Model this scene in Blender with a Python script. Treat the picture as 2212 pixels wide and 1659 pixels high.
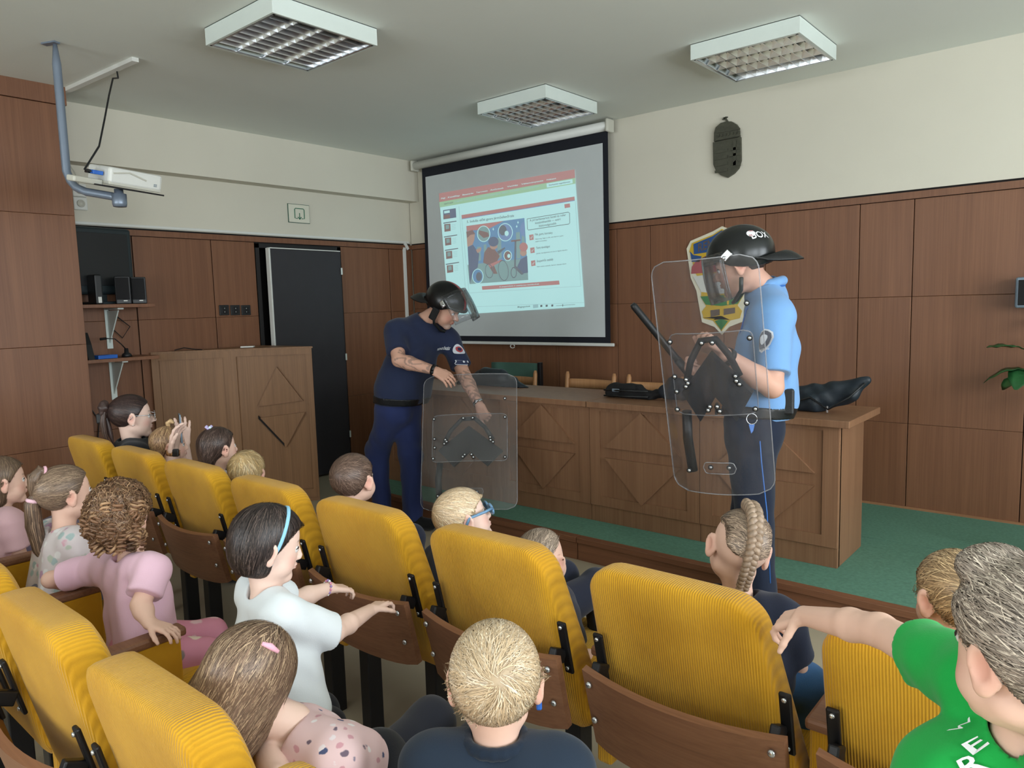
import bpy, bmesh, math, random, time
import numpy as np
from mathutils import Vector, Matrix
T0 = time.time()
for o in list(bpy.data.objects): bpy.data.objects.remove(o)
SC = bpy.context.scene
COL = SC.collection
# ------------------------------------------------------------------ camera
IW, IH, FPX = 2212, 1659, 1585.465
YAW, PIT, ROL = 0.70280854, -0.10836183, -0.02797333
CAM = np.array([5.592, -5.089, 1.5])
_F = np.array([-math.sin(YAW)*math.cos(PIT), math.cos(YAW)*math.cos(PIT), math.sin(PIT)])
_r0 = np.array([math.cos(YAW), math.sin(YAW), 0.0]); _u0 = np.cross(_r0, _F)
_R = math.cos(ROL)*_r0 + math.sin(ROL)*_u0
_U = -math.sin(ROL)*_r0 + math.cos(ROL)*_u0
cd = bpy.data.cameras.new('camera'); co = bpy.data.objects.new('camera', cd); COL.objects.link(co)
cd.sensor_fit = 'HORIZONTAL'; cd.sensor_width = 36.0; cd.lens = FPX/IW*36.0; cd.clip_start = 0.05
M4 = Matrix.Identity(4)
for i in range(3):
    M4[i][0] = _R[i]; M4[i][1] = _U[i]; M4[i][2] = -_F[i]; M4[i][3] = CAM[i]
co.matrix_world = M4
SC.camera = co
def ray(x, y): return _F + _R*((x-IW/2)/FPX) - _U*((y-IH/2)/FPX)
def at(x, y, d): return CAM + d*ray(x, y)                     # measured pixel + distance -> point of the room
def on(x, y, ax, v):                                         # measured pixel on a plane of the room -> point
    r = ray(x, y); return CAM + r*((v-CAM[ax])/r[ax])
# ------------------------------------------------------------------ world, daylight, exposure
w = bpy.data.worlds.new('world'); SC.world = w; w.use_nodes = True
w.node_tree.nodes['Background'].inputs[0].default_value = (0.80, 0.90, 1.0, 1)
w.node_tree.nodes['Background'].inputs[1].default_value = 1.0
w.cycles.sampling_method = 'NONE'
SC.view_settings.view_transform = 'Standard'; SC.view_settings.look = 'None'
SC.view_settings.gamma = 1.0; SC.view_settings.use_curve_mapping = False
SC.view_settings.exposure = 0.28
SC.cycles.use_denoising = True
SC.cycles.adaptive_threshold = 0.04; SC.cycles.adaptive_min_samples = 20
SC.cycles.max_bounces = 5; SC.cycles.diffuse_bounces = 3; SC.cycles.glossy_bounces = 3; SC.cycles.transparent_max_bounces = 24
SC.cycles.sample_clamp_indirect = 6.0
SC.cycles.caustics_reflective = False; SC.cycles.caustics_refractive = False
ROOM_X, ROOM_Y, CEIL = 8.0, -8.6, 2.913
WIN = [(-2.0, 1.7), (-4.1, 1.7), (-6.2, 1.7)]                  # window centres along the right wall (y), width
WZ0, WZ1 = 0.9, 2.6
for i, (wy, ww) in enumerate(WIN):                             # daylight entering the windows
    ld = bpy.data.lights.new('window_daylight', 'AREA'); lo = bpy.data.objects.new('window_daylight', ld); COL.objects.link(lo)
    ld.shape = 'RECTANGLE'; ld.size = ww; ld.size_y = WZ1-WZ0; ld.energy = 78; ld.color = (0.88, 0.95, 1.0)
    lo.location = (ROOM_X+0.22, wy, (WZ0+WZ1)/2); lo.rotation_euler = (0, math.radians(90), math.radians(0)); 
    ld.size, ld.size_y = WZ1-WZ0, ww
for i, wx in enumerate((2.2, 4.9)):                             # windows in the rear wall
    ld = bpy.data.lights.new('rear_window_daylight', 'AREA'); lo = bpy.data.objects.new('rear_window_daylight', ld); COL.objects.link(lo)
    ld.shape = 'RECTANGLE'; ld.size = 1.7; ld.size_y = WZ1-WZ0; ld.energy = 62; ld.color = (0.90, 0.96, 1.0)
    lo.location = (wx, ROOM_Y-0.22, (WZ0+WZ1)/2); lo.rotation_euler = (math.radians(90), 0, 0)
# ------------------------------------------------------------------ materials
def lin(c):
    return tuple(((v/255/12.92) if v/255 <= 0.04045 else ((v/255+0.055)/1.055)**2.4) for v in c[:3])
MATS = {}
class NT:
    def __init__(s, name):
        s.m = bpy.data.materials.new(name); s.m.use_nodes = True; s.t = s.m.node_tree
        s.b = s.t.nodes['Principled BSDF']; MATS[name] = s.m
    def n(s, k, **kw):
        nd = s.t.nodes.new(k)
        for a, v in kw.items(): setattr(nd, a, v)
        return nd
    def l(s, a, b): s.t.links.new(a, b)
    def set(s, **kw):
        for k, v in kw.items():
            k = k.replace('_', ' ')
            if isinstance(v, tuple) and len(v) == 3: v = v+(1,)
            s.b.inputs[k].default_value = v
    def coord(s, kind='Object', scale=(1, 1, 1), rnd=True):
        tc = s.n('ShaderNodeTexCoord'); mp = s.n('ShaderNodeMapping'); mp.inputs['Scale'].default_value = scale
        src = tc.outputs[kind]
        if rnd:
            oi = s.n('ShaderNodeObjectInfo'); vm = s.n('ShaderNodeVectorMath', operation='MULTIPLY_ADD')
            cb = s.n('ShaderNodeCombineXYZ')
            for k in range(3): s.l(oi.outputs['Random'], cb.inputs[k])
            s.l(cb.outputs[0], vm.inputs[0]); vm.inputs[1].default_value = (7.3, 13.1, 3.7); s.l(src, vm.inputs[2]); src = vm.outputs[0]
        s.l(src, mp.inputs['Vector']); return mp.outputs[0]
    def noise(s, vec, scale=5, detail=3, rough=.5):
        nz = s.n('ShaderNodeTexNoise'); nz.inputs['Scale'].default_value = scale; nz.inputs['Detail'].default_value = detail
        nz.inputs['Roughness'].default_value = rough; s.l(vec, nz.inputs['Vector']); return nz.outputs['Fac']
    def ramp(s, fac, stops):
        r = s.n('ShaderNodeValToRGB'); e = r.color_ramp.elements
        while len(e) < len(stops): e.new(0.5)
        for k, (p, c) in enumerate(stops): e[k].position = p; e[k].color = tuple(c)+(1,)
        s.l(fac, r.inputs[0]); return r.outputs[0]
    def bump(s, h, strength=.3, dist=.002):
        b = s.n('ShaderNodeBump'); b.inputs['Strength'].default_value = strength; b.inputs['Distance'].default_value = dist
        s.l(h, b.inputs['Height']); s.l(b.outputs[0], s.b.inputs['Normal'])
def flat(name, c, rough=.6, metal=0.0, spec=.5, var=0.06, scale=8, bump=0.0, bscale=60, coat=0):
    s = NT(name); s.set(Roughness=rough, Metallic=metal); s.b.inputs['Specular IOR Level'].default_value = spec
    L = lin(c); v = s.coord(scale=(1, 1, 1))
    f = s.noise(v, scale, 4)
    s.l(s.ramp(f, [(.25, [x*(1-var) for x in L]), (.75, [min(1, x*(1+var)) for x in L])]), s.b.inputs['Base Color'])
    if bump: s.bump(s.noise(v, bscale, 3), bump, .003)
    if coat: s.b.inputs['Coat Weight'].default_value = coat
    return s.m
def wood(name, c1, c2, axis=2, rough=.45, fine=160, spec=.4, var=.5):
    s = NT(name); s.set(Roughness=rough); s.b.inputs['Specular IOR Level'].default_value = spec
    sc = [1, 1, 1]; sc[axis] = .03
    v = s.coord(scale=tuple(sc)); f1 = s.noise(v, 22, 5, .6)
    sc2 = [1, 1, 1]; sc2[axis] = .012
    v2 = s.coord(scale=tuple(sc2)); f2 = s.noise(v2, fine, 3, .5)
    mx = s.n('ShaderNodeMath', operation='MULTIPLY_ADD'); s.l(f2, mx.inputs[0]); mx.inputs[1].default_value = .45
    mm = s.n('ShaderNodeMath', operation='MULTIPLY'); s.l(f1, mm.inputs[0]); mm.inputs[1].default_value = .55
    s.l(mm.outputs[0], mx.inputs[2])
    s.l(s.ramp(mx.outputs[0], [(.30, lin(c2)), (.70, lin(c1))]), s.b.inputs['Base Color'])
    s.bump(f2, .06, .001); return s.m
def colattr(name, rough=.55, spec=.35, sss=0.0, bump=0.0, bscale=300, sheen=0.0):
    s = NT(name); s.set(Roughness=rough); s.b.inputs['Specular IOR Level'].default_value = spec
    a = s.n('ShaderNodeAttribute', attribute_name='Col')
    s.l(a.outputs['Color'], s.b.inputs['Base Color'])
    if sss:
        s.b.inputs['Subsurface Weight'].default_value = sss; s.b.inputs['Subsurface Radius'].default_value = (.012, .004, .002); s.b.inputs['Subsurface Scale'].default_value = 1.0
    if sheen: s.b.inputs['Sheen Weight'].default_value = sheen
    if bump: s.bump(s.noise(s.coord(), bscale, 3), bump, .0015)
    return s.m
def emit(name, c, st=1.0):
    s = NT(name); s.set(Base_Color=lin((150, 154, 153)), Roughness=.9); s.b.inputs['Emission Color'].default_value = lin(c)+(1,); s.b.inputs['Emission Strength'].default_value = st
    s.b.inputs['Specular IOR Level'].default_value = 0; s.m.cycles.emission_sampling = 'NONE'; return s.m
def clear(name, tint=(1, 1, 1), haze=.05, hazec=(.8, .85, .9), gloss=.06, rough=.03):
    m = bpy.data.materials.new(name); m.use_nodes = True; t = m.node_tree; t.nodes.clear(); MATS[name] = m
    o = t.nodes.new('ShaderNodeOutputMaterial'); tr = t.nodes.new('ShaderNodeBsdfTransparent'); tr.inputs[0].default_value = tint+(1,)
    df = t.nodes.new('ShaderNodeBsdfDiffuse'); df.inputs[0].default_value = hazec+(1,)
    gl = t.nodes.new('ShaderNodeBsdfGlossy'); gl.inputs['Roughness'].default_value = rough
    tc = t.nodes.new('ShaderNodeTexCoord'); nz = t.nodes.new('ShaderNodeTexNoise'); nz.inputs['Scale'].default_value = 4; nz.inputs['Detail'].default_value = 4
    t.links.new(tc.outputs['Object'], nz.inputs['Vector'])
    mh = t.nodes.new('ShaderNodeMath'); mh.operation = 'MULTIPLY'; mh.inputs[1].default_value = haze*2; t.links.new(nz.outputs['Fac'], mh.inputs[0])
    m1 = t.nodes.new('ShaderNodeMixShader'); t.links.new(mh.outputs[0], m1.inputs[0]); t.links.new(tr.outputs[0], m1.inputs[1]); t.links.new(df.outputs[0], m1.inputs[2])
    fr = t.nodes.new('ShaderNodeFresnel'); fr.inputs[0].default_value = 1.5
    mg = t.nodes.new('ShaderNodeMath'); mg.operation = 'MULTIPLY'; mg.inputs[1].default_value = gloss/.04; t.links.new(fr.outputs[0], mg.inputs[0]); mg.use_clamp = True
    m2 = t.nodes.new('ShaderNodeMixShader'); t.links.new(mg.outputs[0], m2.inputs[0]); t.links.new(m1.outputs[0], m2.inputs[1]); t.links.new(gl.outputs[0], m2.inputs[2])
    t.links.new(m2.outputs[0], o.inputs[0]); return m
flat('plaster', (218, 213, 197), .85, var=.03, scale=1.5, bump=.08, bscale=90)
flat('ceiling_paint', (234, 238, 230), .9, var=.03, scale=1.0, bump=.06, bscale=70)
flat('floor_vinyl', (172, 160, 136), .55, var=.08, scale=3)
wood('panel_wood', (137, 94, 67), (113, 74, 52))
wood('panel_wood_top', (134, 92, 66), (111, 73, 52), axis=2)
wood('desk_wood', (152, 113, 84), (126, 90, 65))
wood('lectern_wood', (144, 106, 73), (116, 83, 55))
wood('board_wood', (150, 106, 78), (118, 80, 58), axis=0)
wood('edge_wood', (176, 128, 92), (140, 98, 68), axis=0)
wood('step_wood', (140, 94, 66), (108, 70, 50), axis=0)
wood('chair_wood', (196, 146, 100), (168, 120, 80), axis=2)
flat('carpet', (98, 138, 118), .95, var=.16, scale=60, bump=.5, bscale=400, spec=.1)
flat('white_metal', (222, 232, 226), .45, var=.02)
flat('white_plastic', (225, 226, 220), .4, var=.02)
flat('pale_plastic', (205, 203, 190), .45, var=.02)
flat('grey_steel', (128, 144, 158), .4, .35, var=.05)
flat('dark_gap', (24, 19, 17), .9, var=.1)
flat('black_metal', (26, 25, 27), .42, .3, var=.1)
flat('black_plastic', (24, 26, 28), .45, var=.1)
flat('black_foam', (16, 15, 17), .85, var=.15, bump=.2, bscale=300)
flat('black_leather', (20, 22, 24), .42, var=.15, bump=.2, bscale=200)
flat('black_cloth', (23, 28, 36), .8, var=.2, scale=12, bump=.25, bscale=120)
flat('bag_nylon', (28, 38, 46), .5, var=.25, scale=10, bump=.35, bscale=45)
flat('door_dark', (50, 48, 52), .55, var=.06, bump=.12, bscale=350)
flat('dark_frame', (24, 22, 22), .6)
flat('chrome', (200, 202, 205), .12, 1.0, var=.02)
flat('bolt_steel', (205, 208, 212), .25, .9, var=.03)
flat('mirror_alu', (225, 228, 232), .22, 1.0, var=.02)
flat('lamp_inside', (66, 62, 58), .35, .5, var=.05)
flat('bronze', (84, 84, 72), .5, .55, var=.18, scale=30, bump=.3, bscale=60)
flat('tv_case', (30, 42, 46), .5, var=.06)
flat('green_cloth', (70, 104, 92), .85, var=.08)
flat('blue_plastic', (40, 100, 190), .4)
flat('leaf_green', (48, 104, 58), .4, var=.25, scale=20)
flat('screen_grey', (204, 210, 210), .9, var=.015)
flat('screen_black', (14, 18, 30), .8)
flat('pole_grey', (128, 140, 156), .35, .3)
flat('green_ink', (20, 110, 80), .6); flat('red_ink', (176, 60, 60), .6)
flat('text_white', (235, 238, 240), .6, var=.01); flat('blue_cord', (50, 110, 190), .5)
flat('sign_face', (226, 224, 206), .5, var=.01)
clear('polycarbonate', (.985, .985, .99), .075, (.225, .222, .23), .016, .12)
clear('visor_clear', (.90, .91, .93), .03, (.5, .52, .55), .03, .06)
clear('lens_glass', (.95, .97, .98), .02, (.8, .85, .9), .05, .02)
colattr('skin', .52, .35)
colattr('hair', .42, .45)
colattr('cloth', .85, .2, bump=.25, bscale=420, sheen=.15)
colattr('print', .75, .2)
def floral_mat(name, base, cols, scale, r0, r1):
    s = NT(name); s.set(Roughness=.85); s.b.inputs['Specular IOR Level'].default_value = .2
    v = s.coord(rnd=False); nz = s.n('ShaderNodeTexNoise'); nz.inputs['Scale'].default_value = scale*1.6; s.l(v, nz.inputs['Vector'])
    ad = s.n('ShaderNodeVectorMath', operation='MULTIPLY_ADD'); s.l(nz.outputs['Color'], ad.inputs[0]); ad.inputs[1].default_value = (.5/scale,)*3; s.l(v, ad.inputs[2])
    vo = s.n('ShaderNodeTexVoronoi'); vo.inputs['Scale'].default_value = scale; s.l(ad.outputs[0], vo.inputs['Vector'])
    sp = s.n('ShaderNodeSeparateColor'); s.l(vo.outputs['Color'], sp.inputs[0]); rp = s.n('ShaderNodeValToRGB'); rp.color_ramp.interpolation = 'CONSTANT'; e = rp.color_ramp.elements
    while len(e) < len(cols): e.new(.5)
    for k, c in enumerate(cols): e[k].position = k/len(cols); e[k].color = lin(c)+(1,)
    s.l(sp.outputs[0], rp.inputs[0]); th = s.n('ShaderNodeMapRange'); th.inputs['From Min'].default_value = r0; th.inputs['From Max'].default_value = r1; th.inputs['To Min'].default_value = 1; th.inputs['To Max'].default_value = 0
    s.l(vo.outputs['Distance'], th.inputs['Value']); mx = s.n('ShaderNodeMixRGB'); s.l(th.outputs[0], mx.inputs[0]); mx.inputs[1].default_value = lin(base)+(1,); s.l(rp.outputs[0], mx.inputs[2]); s.l(mx.outputs[0], s.b.inputs['Base Color'])
floral_mat('dress_floral', (236, 204, 206), [(84, 92, 128), (246, 238, 240), (120, 104, 120), (214, 160, 170), (240, 226, 230)], 42, .22, .30)
floral_mat('shirt_floral', (226, 216, 218), [(222, 172, 188), (178, 198, 198), (240, 238, 238), (204, 166, 192), (196, 204, 190)], 30, .34, .46)
floral_mat('trouser_floral', (222, 150, 172), [(244, 226, 208), (236, 200, 206), (150, 136, 132), (246, 232, 226)], 17, .26, .34)
def yellow():
    s = NT('yellow_rib'); s.set(Roughness=.8); s.b.inputs['Specular IOR Level'].default_value = .25; s.b.inputs['Sheen Weight'].default_value = .2
    v = s.coord(rnd=False); wv = s.n('ShaderNodeTexWave', wave_type='BANDS', bands_direction='X', wave_profile='SIN'); wv.inputs['Scale'].default_value = 2*math.pi/0.0058/20*1.0
    wv.inputs['Distortion'].default_value = .25; wv.inputs['Detail'].default_value = 1; wv.inputs['Detail Scale'].default_value = .4
    s.l(v, wv.inputs['Vector']); vr = s.coord(); f = s.noise(vr, 6, 4)
    c = s.ramp(f, [(.3, lin((204, 147, 22))), (.7, lin((222, 166, 38)))])
    mx = s.n('ShaderNodeMixRGB', blend_type='MULTIPLY'); mx.inputs[0].default_value = .20
    s.l(c, mx.inputs[1]); s.l(s.ramp(wv.outputs['Fac'], [(.0, (.35, .3, .2)), (.6, (1, 1, 1))]), mx.inputs[2]); s.l(mx.outputs[0], s.b.inputs['Base Color'])
    ad = s.n('ShaderNodeMath', operation='MULTIPLY_ADD'); s.l(s.noise(vr, 500, 2), ad.inputs[0]); ad.inputs[1].default_value = .25; s.l(wv.outputs['Fac'], ad.inputs[2])
    s.bump(ad.outputs[0], .55, .003)
yellow()
def MT(n): return MATS[n] if isinstance(n, str) else n
# ------------------------------------------------------------------ object helpers
def tag(o, label=None, cat=None, group=None, kind=None):
    if label: o['label'] = label
    if cat: o['category'] = cat
    if group: o['group'] = group
    if kind: o['kind'] = kind
    return o
def thing(name, loc, label, cat, group=None, rz=0):
    o = bpy.data.objects.new(name, None); COL.objects.link(o); o.location = tuple(float(v) for v in loc); o.rotation_euler = (0, 0, rz); o.empty_display_size = .1
    return tag(o, label, cat, group)
def mesh_obj(name, V, Fc, mat, parent=None, smooth=False, col=None, origin=None):
    me = bpy.data.meshes.new(name)
    V = np.asarray(V, dtype=np.float64)
    if origin is not None: V = V-np.asarray(origin)
    if isinstance(Fc, np.ndarray):
        n, k = Fc.shape
        me.vertices.add(len(V)); me.vertices.foreach_set('co', V.astype(np.float32).ravel())
        me.loops.add(n*k); me.loops.foreach_set('vertex_index', Fc.astype(np.int32).ravel())
        me.polygons.add(n); me.polygons.foreach_set('loop_start', np.arange(0, n*k, k, dtype=np.int32))
        me.update(calc_edges=True); me.validate()
    else:
        me.from_pydata([tuple(map(float, v)) for v in V], [], [tuple(int(i) for i in f) for f in Fc])
    if col is not None:
        ca = me.color_attributes.new('Col', 'FLOAT_COLOR', 'POINT')
        c4 = np.ones((len(V), 4), np.float32); c4[:, :3] = col; ca.data.foreach_set('color', c4.ravel())
    if smooth: me.polygons.foreach_set('use_smooth', np.ones(len(me.polygons), bool))
    me.materials.append(MT(mat)); me.update()
    o = bpy.data.objects.new(name, me); COL.objects.link(o)
    if parent is not None: o.parent = parent
    return o
def rotz(a): c, s = math.cos(a), math.sin(a); return np.array([[c, -s, 0], [s, c, 0], [0, 0, 1.0]])
def rotx(a): c, s = math.cos(a), math.sin(a); return np.array([[1.0, 0, 0], [0, c, -s], [0, s, c]])
def roty(a): c, s = math.cos(a), math.sin(a); return np.array([[c, 0, s], [0, 1.0, 0], [-s, 0, c]])
def unit(v): v = np.asarray(v, float); return v/(np.linalg.norm(v)+1e-12)
class MB:
    def __init__(s): s.V = []; s.F = []
    def add(s, V, Fc, R=None, t=None):
        n = len(s.V); V = np.asarray(V, float)
        if R is not None: V = V@np.asarray(R).T
        if t is not None: V = V+np.asarray(t)
        s.V += [tuple(v) for v in V]; s.F += [tuple(i+n for i in f) for f in Fc]; return s
    def box(s, c, size, R=None, bev=0.0):
        x, y, z = [v/2 for v in size]
        if bev <= 0:
            V = [(-x, -y, -z), (x, -y, -z), (x, y, -z), (-x, y, -z), (-x, -y, z), (x, -y, z), (x, y, z), (-x, y, z)]
            Fc = [(0, 3, 2, 1), (4, 5, 6, 7), (0, 1, 5, 4), (1, 2, 6, 5), (2, 3, 7, 6), (3, 0, 4, 7)]
        else:
            bm = bmesh.new(); bmesh.ops.create_cube(bm, size=1)
            for v in bm.verts: v.co = (v.co.x*2*x, v.co.y*2*y, v.co.z*2*z)
            bmesh.ops.bevel(bm, geom=list(bm.edges), offset=bev, segments=2, profile=.5, affect='EDGES')
            bm.verts.index_update(); V = [tuple(v.co) for v in bm.verts]; Fc = [tuple(v.index for v in f.verts) for f in bm.faces]; bm.free()
        return s.add(V, Fc, R, c)
    def b2(s, lo, hi, bev=0.0):
        lo = np.array(lo, float); hi = np.array(hi, float); return s.box((lo+hi)/2, hi-lo, None, bev)
    def tube(s, pts, r, n=8, caps=True):
        pts = [np.array(p, float) for p in pts]; rs = r if isinstance(r, (list, tuple)) else [r]*len(pts)
        V = []; Fc = []; up = None
        for i, p in enumerate(pts):
            d = unit(pts[min(i+1, len(pts)-1)]-pts[max(i-1, 0)])
            if up is None:
                up = np.array([0, 0, 1.0]) if abs(d[2]) < .9 else np.array([1.0, 0, 0])
            u = unit(np.cross(d, up)); v = np.cross(u, d); up = v
            for k in range(n):
                a = 2*math.pi*k/n; V.append(p+rs[i]*(math.cos(a)*u+math.sin(a)*v))
        for i in range(len(pts)-1):
            for k in range(n): Fc.append((i*n+k, i*n+(k+1) % n, (i+1)*n+(k+1) % n, (i+1)*n+k))
        if caps: Fc.append(tuple(range(n))[::-1]); Fc.append(tuple((len(pts)-1)*n+k for k in range(n)))
        return s.add(V, Fc)
    def cyl(s, a, b, r, n=16, r2=None): return s.tube([a, b], [r, r if r2 is None else r2], n)
    def lathe(s, prof, n=16, R=None, t=None):
        V = []; Fc = []
        for (r, z) in prof:
            for k in range(n): a = 2*math.pi*k/n; V.append((r*math.cos(a), r*math.sin(a), z))
        for i in range(len(prof)-1):
            for k in range(n): Fc.append((i*n+k, i*n+(k+1) % n, (i+1)*n+(k+1) % n, (i+1)*n+k))
        Fc.append(tuple(range(n))[::-1]); Fc.append(tuple((len(prof)-1)*n+k for k in range(n)))
        return s.add(V, Fc, R, t)
    def prism(s, poly, nrm, depth):                       # poly: 3D points, extruded by depth along nrm
        P = np.array(poly, float); Q = P+np.asarray(nrm, float)*depth; n = len(P)
        Fc = [tuple(range(n))[::-1], tuple(n+k for k in range(n))]+[(k, (k+1) % n, n+(k+1) % n, n+k) for k in range(n)]
        a = np.cross(P[1]-P[0], P[2]-P[1])
        return s.add(np.vstack([P, Q]), Fc)
    def grid(s, G, thick=None):                           # G: (a,b,3) grid; thick: vector grid or None
        a, b = G.shape[:2]; V = G.reshape(-1, 3); Fc = [(i*b+j, i*b+j+1, (i+1)*b+j+1, (i+1)*b+j) for i in range(a-1) for j in range(b-1)]
        if thick is not None:
            W = (G+thick).reshape(-1, 3); n = a*b
            Fc2 = [tuple(n+k for k in f)[::-1] for f in Fc]
            rim = [i*b for i in range(a)]; 
            edge = [(0, j) for j in range(b)]+[(i, b-1) for i in range(1, a)]+[(a-1, j) for j in range(b-2, -1, -1)]+[(i, 0) for i in range(a-2, 0, -1)]
            e = [i*b+j for i, j in edge]; m = len(e)
            Fs = [(e[k], n+e[k], n+e[(k+1) % m], e[(k+1) % m]) for k in range(m)]
            V = np.vstack([V, W]); Fc = Fc+Fc2+Fs
        return s.add(V, Fc)
    def build(s, name, mat, parent=None, smooth=False, origin=None, fix=True):
        V = np.array(s.V, float)
        o = mesh_obj(name, V, s.F, mat, parent, smooth, origin=origin)
        if fix:
            bm = bmesh.new(); bm.from_mesh(o.data); bmesh.ops.recalc_face_normals(bm, faces=bm.faces); bm.to_mesh(o.data); bm.free()
        return o
def autosmooth(o, ang=40):
    me = o.data; me.polygons.foreach_set('use_smooth', np.ones(len(me.polygons), bool))
    bm = bmesh.new(); bm.from_mesh(me)
    for e in bm.edges:
        if len(e.link_faces) == 2 and e.calc_face_angle(0) > math.radians(ang): e.smooth = False
    bm.to_mesh(me); bm.free(); return o
def struct(o): o['kind'] = 'structure'; return o
_fontcache = {}
def text_flat(txt, bold=False):                            # flat glyph mesh, normalised: x 0..1 over the word, baseline 0, em height in units of the word's width
    if txt in _fontcache: return _fontcache[txt]
    cu = bpy.data.curves.new('t', 'FONT'); cu.body = txt; cu.size = 1.0; cu.resolution_u = 2
    if bold: cu.offset = .012
    ob = bpy.data.objects.new('t', cu); COL.objects.link(ob)
    dg = bpy.context.evaluated_depsgraph_get(); me = bpy.data.meshes.new_from_object(ob.evaluated_get(dg))
    V = np.array([v.co[:] for v in me.vertices]); Fc = [tuple(p.vertices) for p in me.polygons]
    bpy.data.objects.remove(ob); bpy.data.curves.remove(cu); bpy.data.meshes.remove(me)
    x0, x1 = V[:, 0].min(), V[:, 0].max(); V[:, 0] -= x0
    _fontcache[txt] = (V, Fc, x1-x0); return _fontcache[txt]
# ================================================================== the room
PT = 2.127; PB = 2.068                                          # top / bottom of the cap rail above the panelling
PLAT = .136
fl = MB().b2((-.3, ROOM_Y-.3, -.12), (ROOM_X+.3, .3, 0)).build('floor', 'floor_vinyl'); struct(fl)
cl = MB().b2((-.3, ROOM_Y-.3, CEIL), (ROOM_X+.3, .3, CEIL+.15)).build('ceiling', 'ceiling_paint'); struct(cl)
# front wall
wf = MB().b2((-.3, 0.02, 0), (ROOM_X+.3, .25, CEIL))
wf = struct(wf.build('wall_front', 'plaster'))
MB().b2((0, .004, PT), (ROOM_X, .02, CEIL)).build('plaster_band', 'plaster', wf)
MB().b2((0, .012, 0), (ROOM_X, .0199, PT)).build('joint_backing', 'dark_gap', wf)
def panels_front(xs, zs):
    for i in range(len(xs)-1):
        for j in range(len(zs)-1):
            g = .0022
            MB().box(((xs[i]+xs[i+1])/2, .004, (zs[j]+zs[j+1])/2), (xs[i+1]-xs[i]-2*g, .018, zs[j+1]-zs[j]-.0014), bev=.002).build('panel', 'panel_wood', wf)
xs = [0.02, .3, .61, .91, 1.51, 1.82, 2.42, 2.72, 3.32, 3.62, 4.23, 4.54, 5.14, 5.45, 6.05, 6.36, 6.96, 7.27, 7.98]
panels_front(xs, [PLAT+.012, .682, 1.478, PB])
MB().b2((0, -.012, PB+.003), (ROOM_X, .012, PT-.014)).build('cap_rail', 'panel_wood_top', wf)
MB().b2((1.08, -.014, PLAT), (ROOM_X, .006, PLAT+.014)).build('skirting_strip', 'edge_wood', wf)
# left wall with the door opening
DY0, DY1, DZ = -1.735, -.875, 2.06
wl = MB()
wl.b2((-.25, ROOM_Y, 0), (-.02, DY0, CEIL)); wl.b2((-.25, DY1, 0), (-.02, .02, CEIL)); wl.b2((-.25, DY0, DZ), (-.02, DY1, CEIL))
wl = struct(wl.build('wall_left', 'plaster'))
m = MB(); m.b2((-.02, -3.24, PT), (-.004, 0.004, 2.62)); m.build('plaster_band', 'plaster', wl)
m = MB(); m.b2((-.0199, ROOM_Y, 0), (-.014, DY0, PT)); m.b2((-.0199, DY1, 0), (-.014, 0, PT)); m.b2((-.0199, DY0, DZ), (-.014, DY1, PT)); m.build('joint_backing', 'dark_gap', wl)
for (a, b) in ((-3.32, -2.722), (-2.718, -2.118), (-2.116, DY0-.004), (DY1+.004, -.3), (-.296, 0)):
    for (z0, z1) in ((.012, .682), (.682, 1.46), (1.46, PB)):
        MB().box((-.006, (a+b)/2, (z0+z1)/2), (.018, b-a-.005, z1-z0-.0014), bev=.002).build('panel', 'panel_wood', wl)
MB().b2((-.012, -3.24, PB+.003), (.012, 0, PT-.014)).build('cap_rail', 'panel_wood_top', wl)
MB().b2((-.004, -3.24, PT+.004), (.012, -.03, PT+.024), .003).build('cable_strip', 'white_plastic', wl)
MB().b2((.0, -.118, PLAT), (.016, -.082, 2.09), .003).build('cable_duct', 'white_plastic', wl)
MB().box((.012, -.075, 2.105), (.018, .03, .08), R=rotx(math.radians(35)), bev=.003).build('cable_duct_elbow', 'white_plastic', wl)
bm_ = struct(MB().b2((-.02, -3.5, 2.53), (.135, 0.0, CEIL)).build('trim_1', 'plaster')); tag(bm_, 'cream boxed ceiling beam along the left wall')
# pillar clad in wood
pl = struct(MB().b2((-.02, -5.4, 0), (.425, -3.27, CEIL)).build('wall_pillar', 'dark_gap')); tag(pl, 'wood-clad pillar at the left edge of the room')
for (a, b) in ((-4.43, -3.83), (-3.826, -3.243)):
    for (z0, z1) in ((.0, .68), (.68, 1.32), (1.32, 2.13), (2.13, 2.80)):
        MB().box((.44, (a+b)/2, (z0+z1)/2), (.03, b-a-.005, z1-z0-.0016), bev=.002).build('panel', 'panel_wood', pl)
MB().b2((.40, -5.0, 2.803), (.462, -3.236, CEIL)).build('cap_rail', 'panel_wood_top', pl)
MB().b2((.0, -3.27, 0), (.45, -3.246, 2.80)).build('panel', 'panel_wood', pl)
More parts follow.
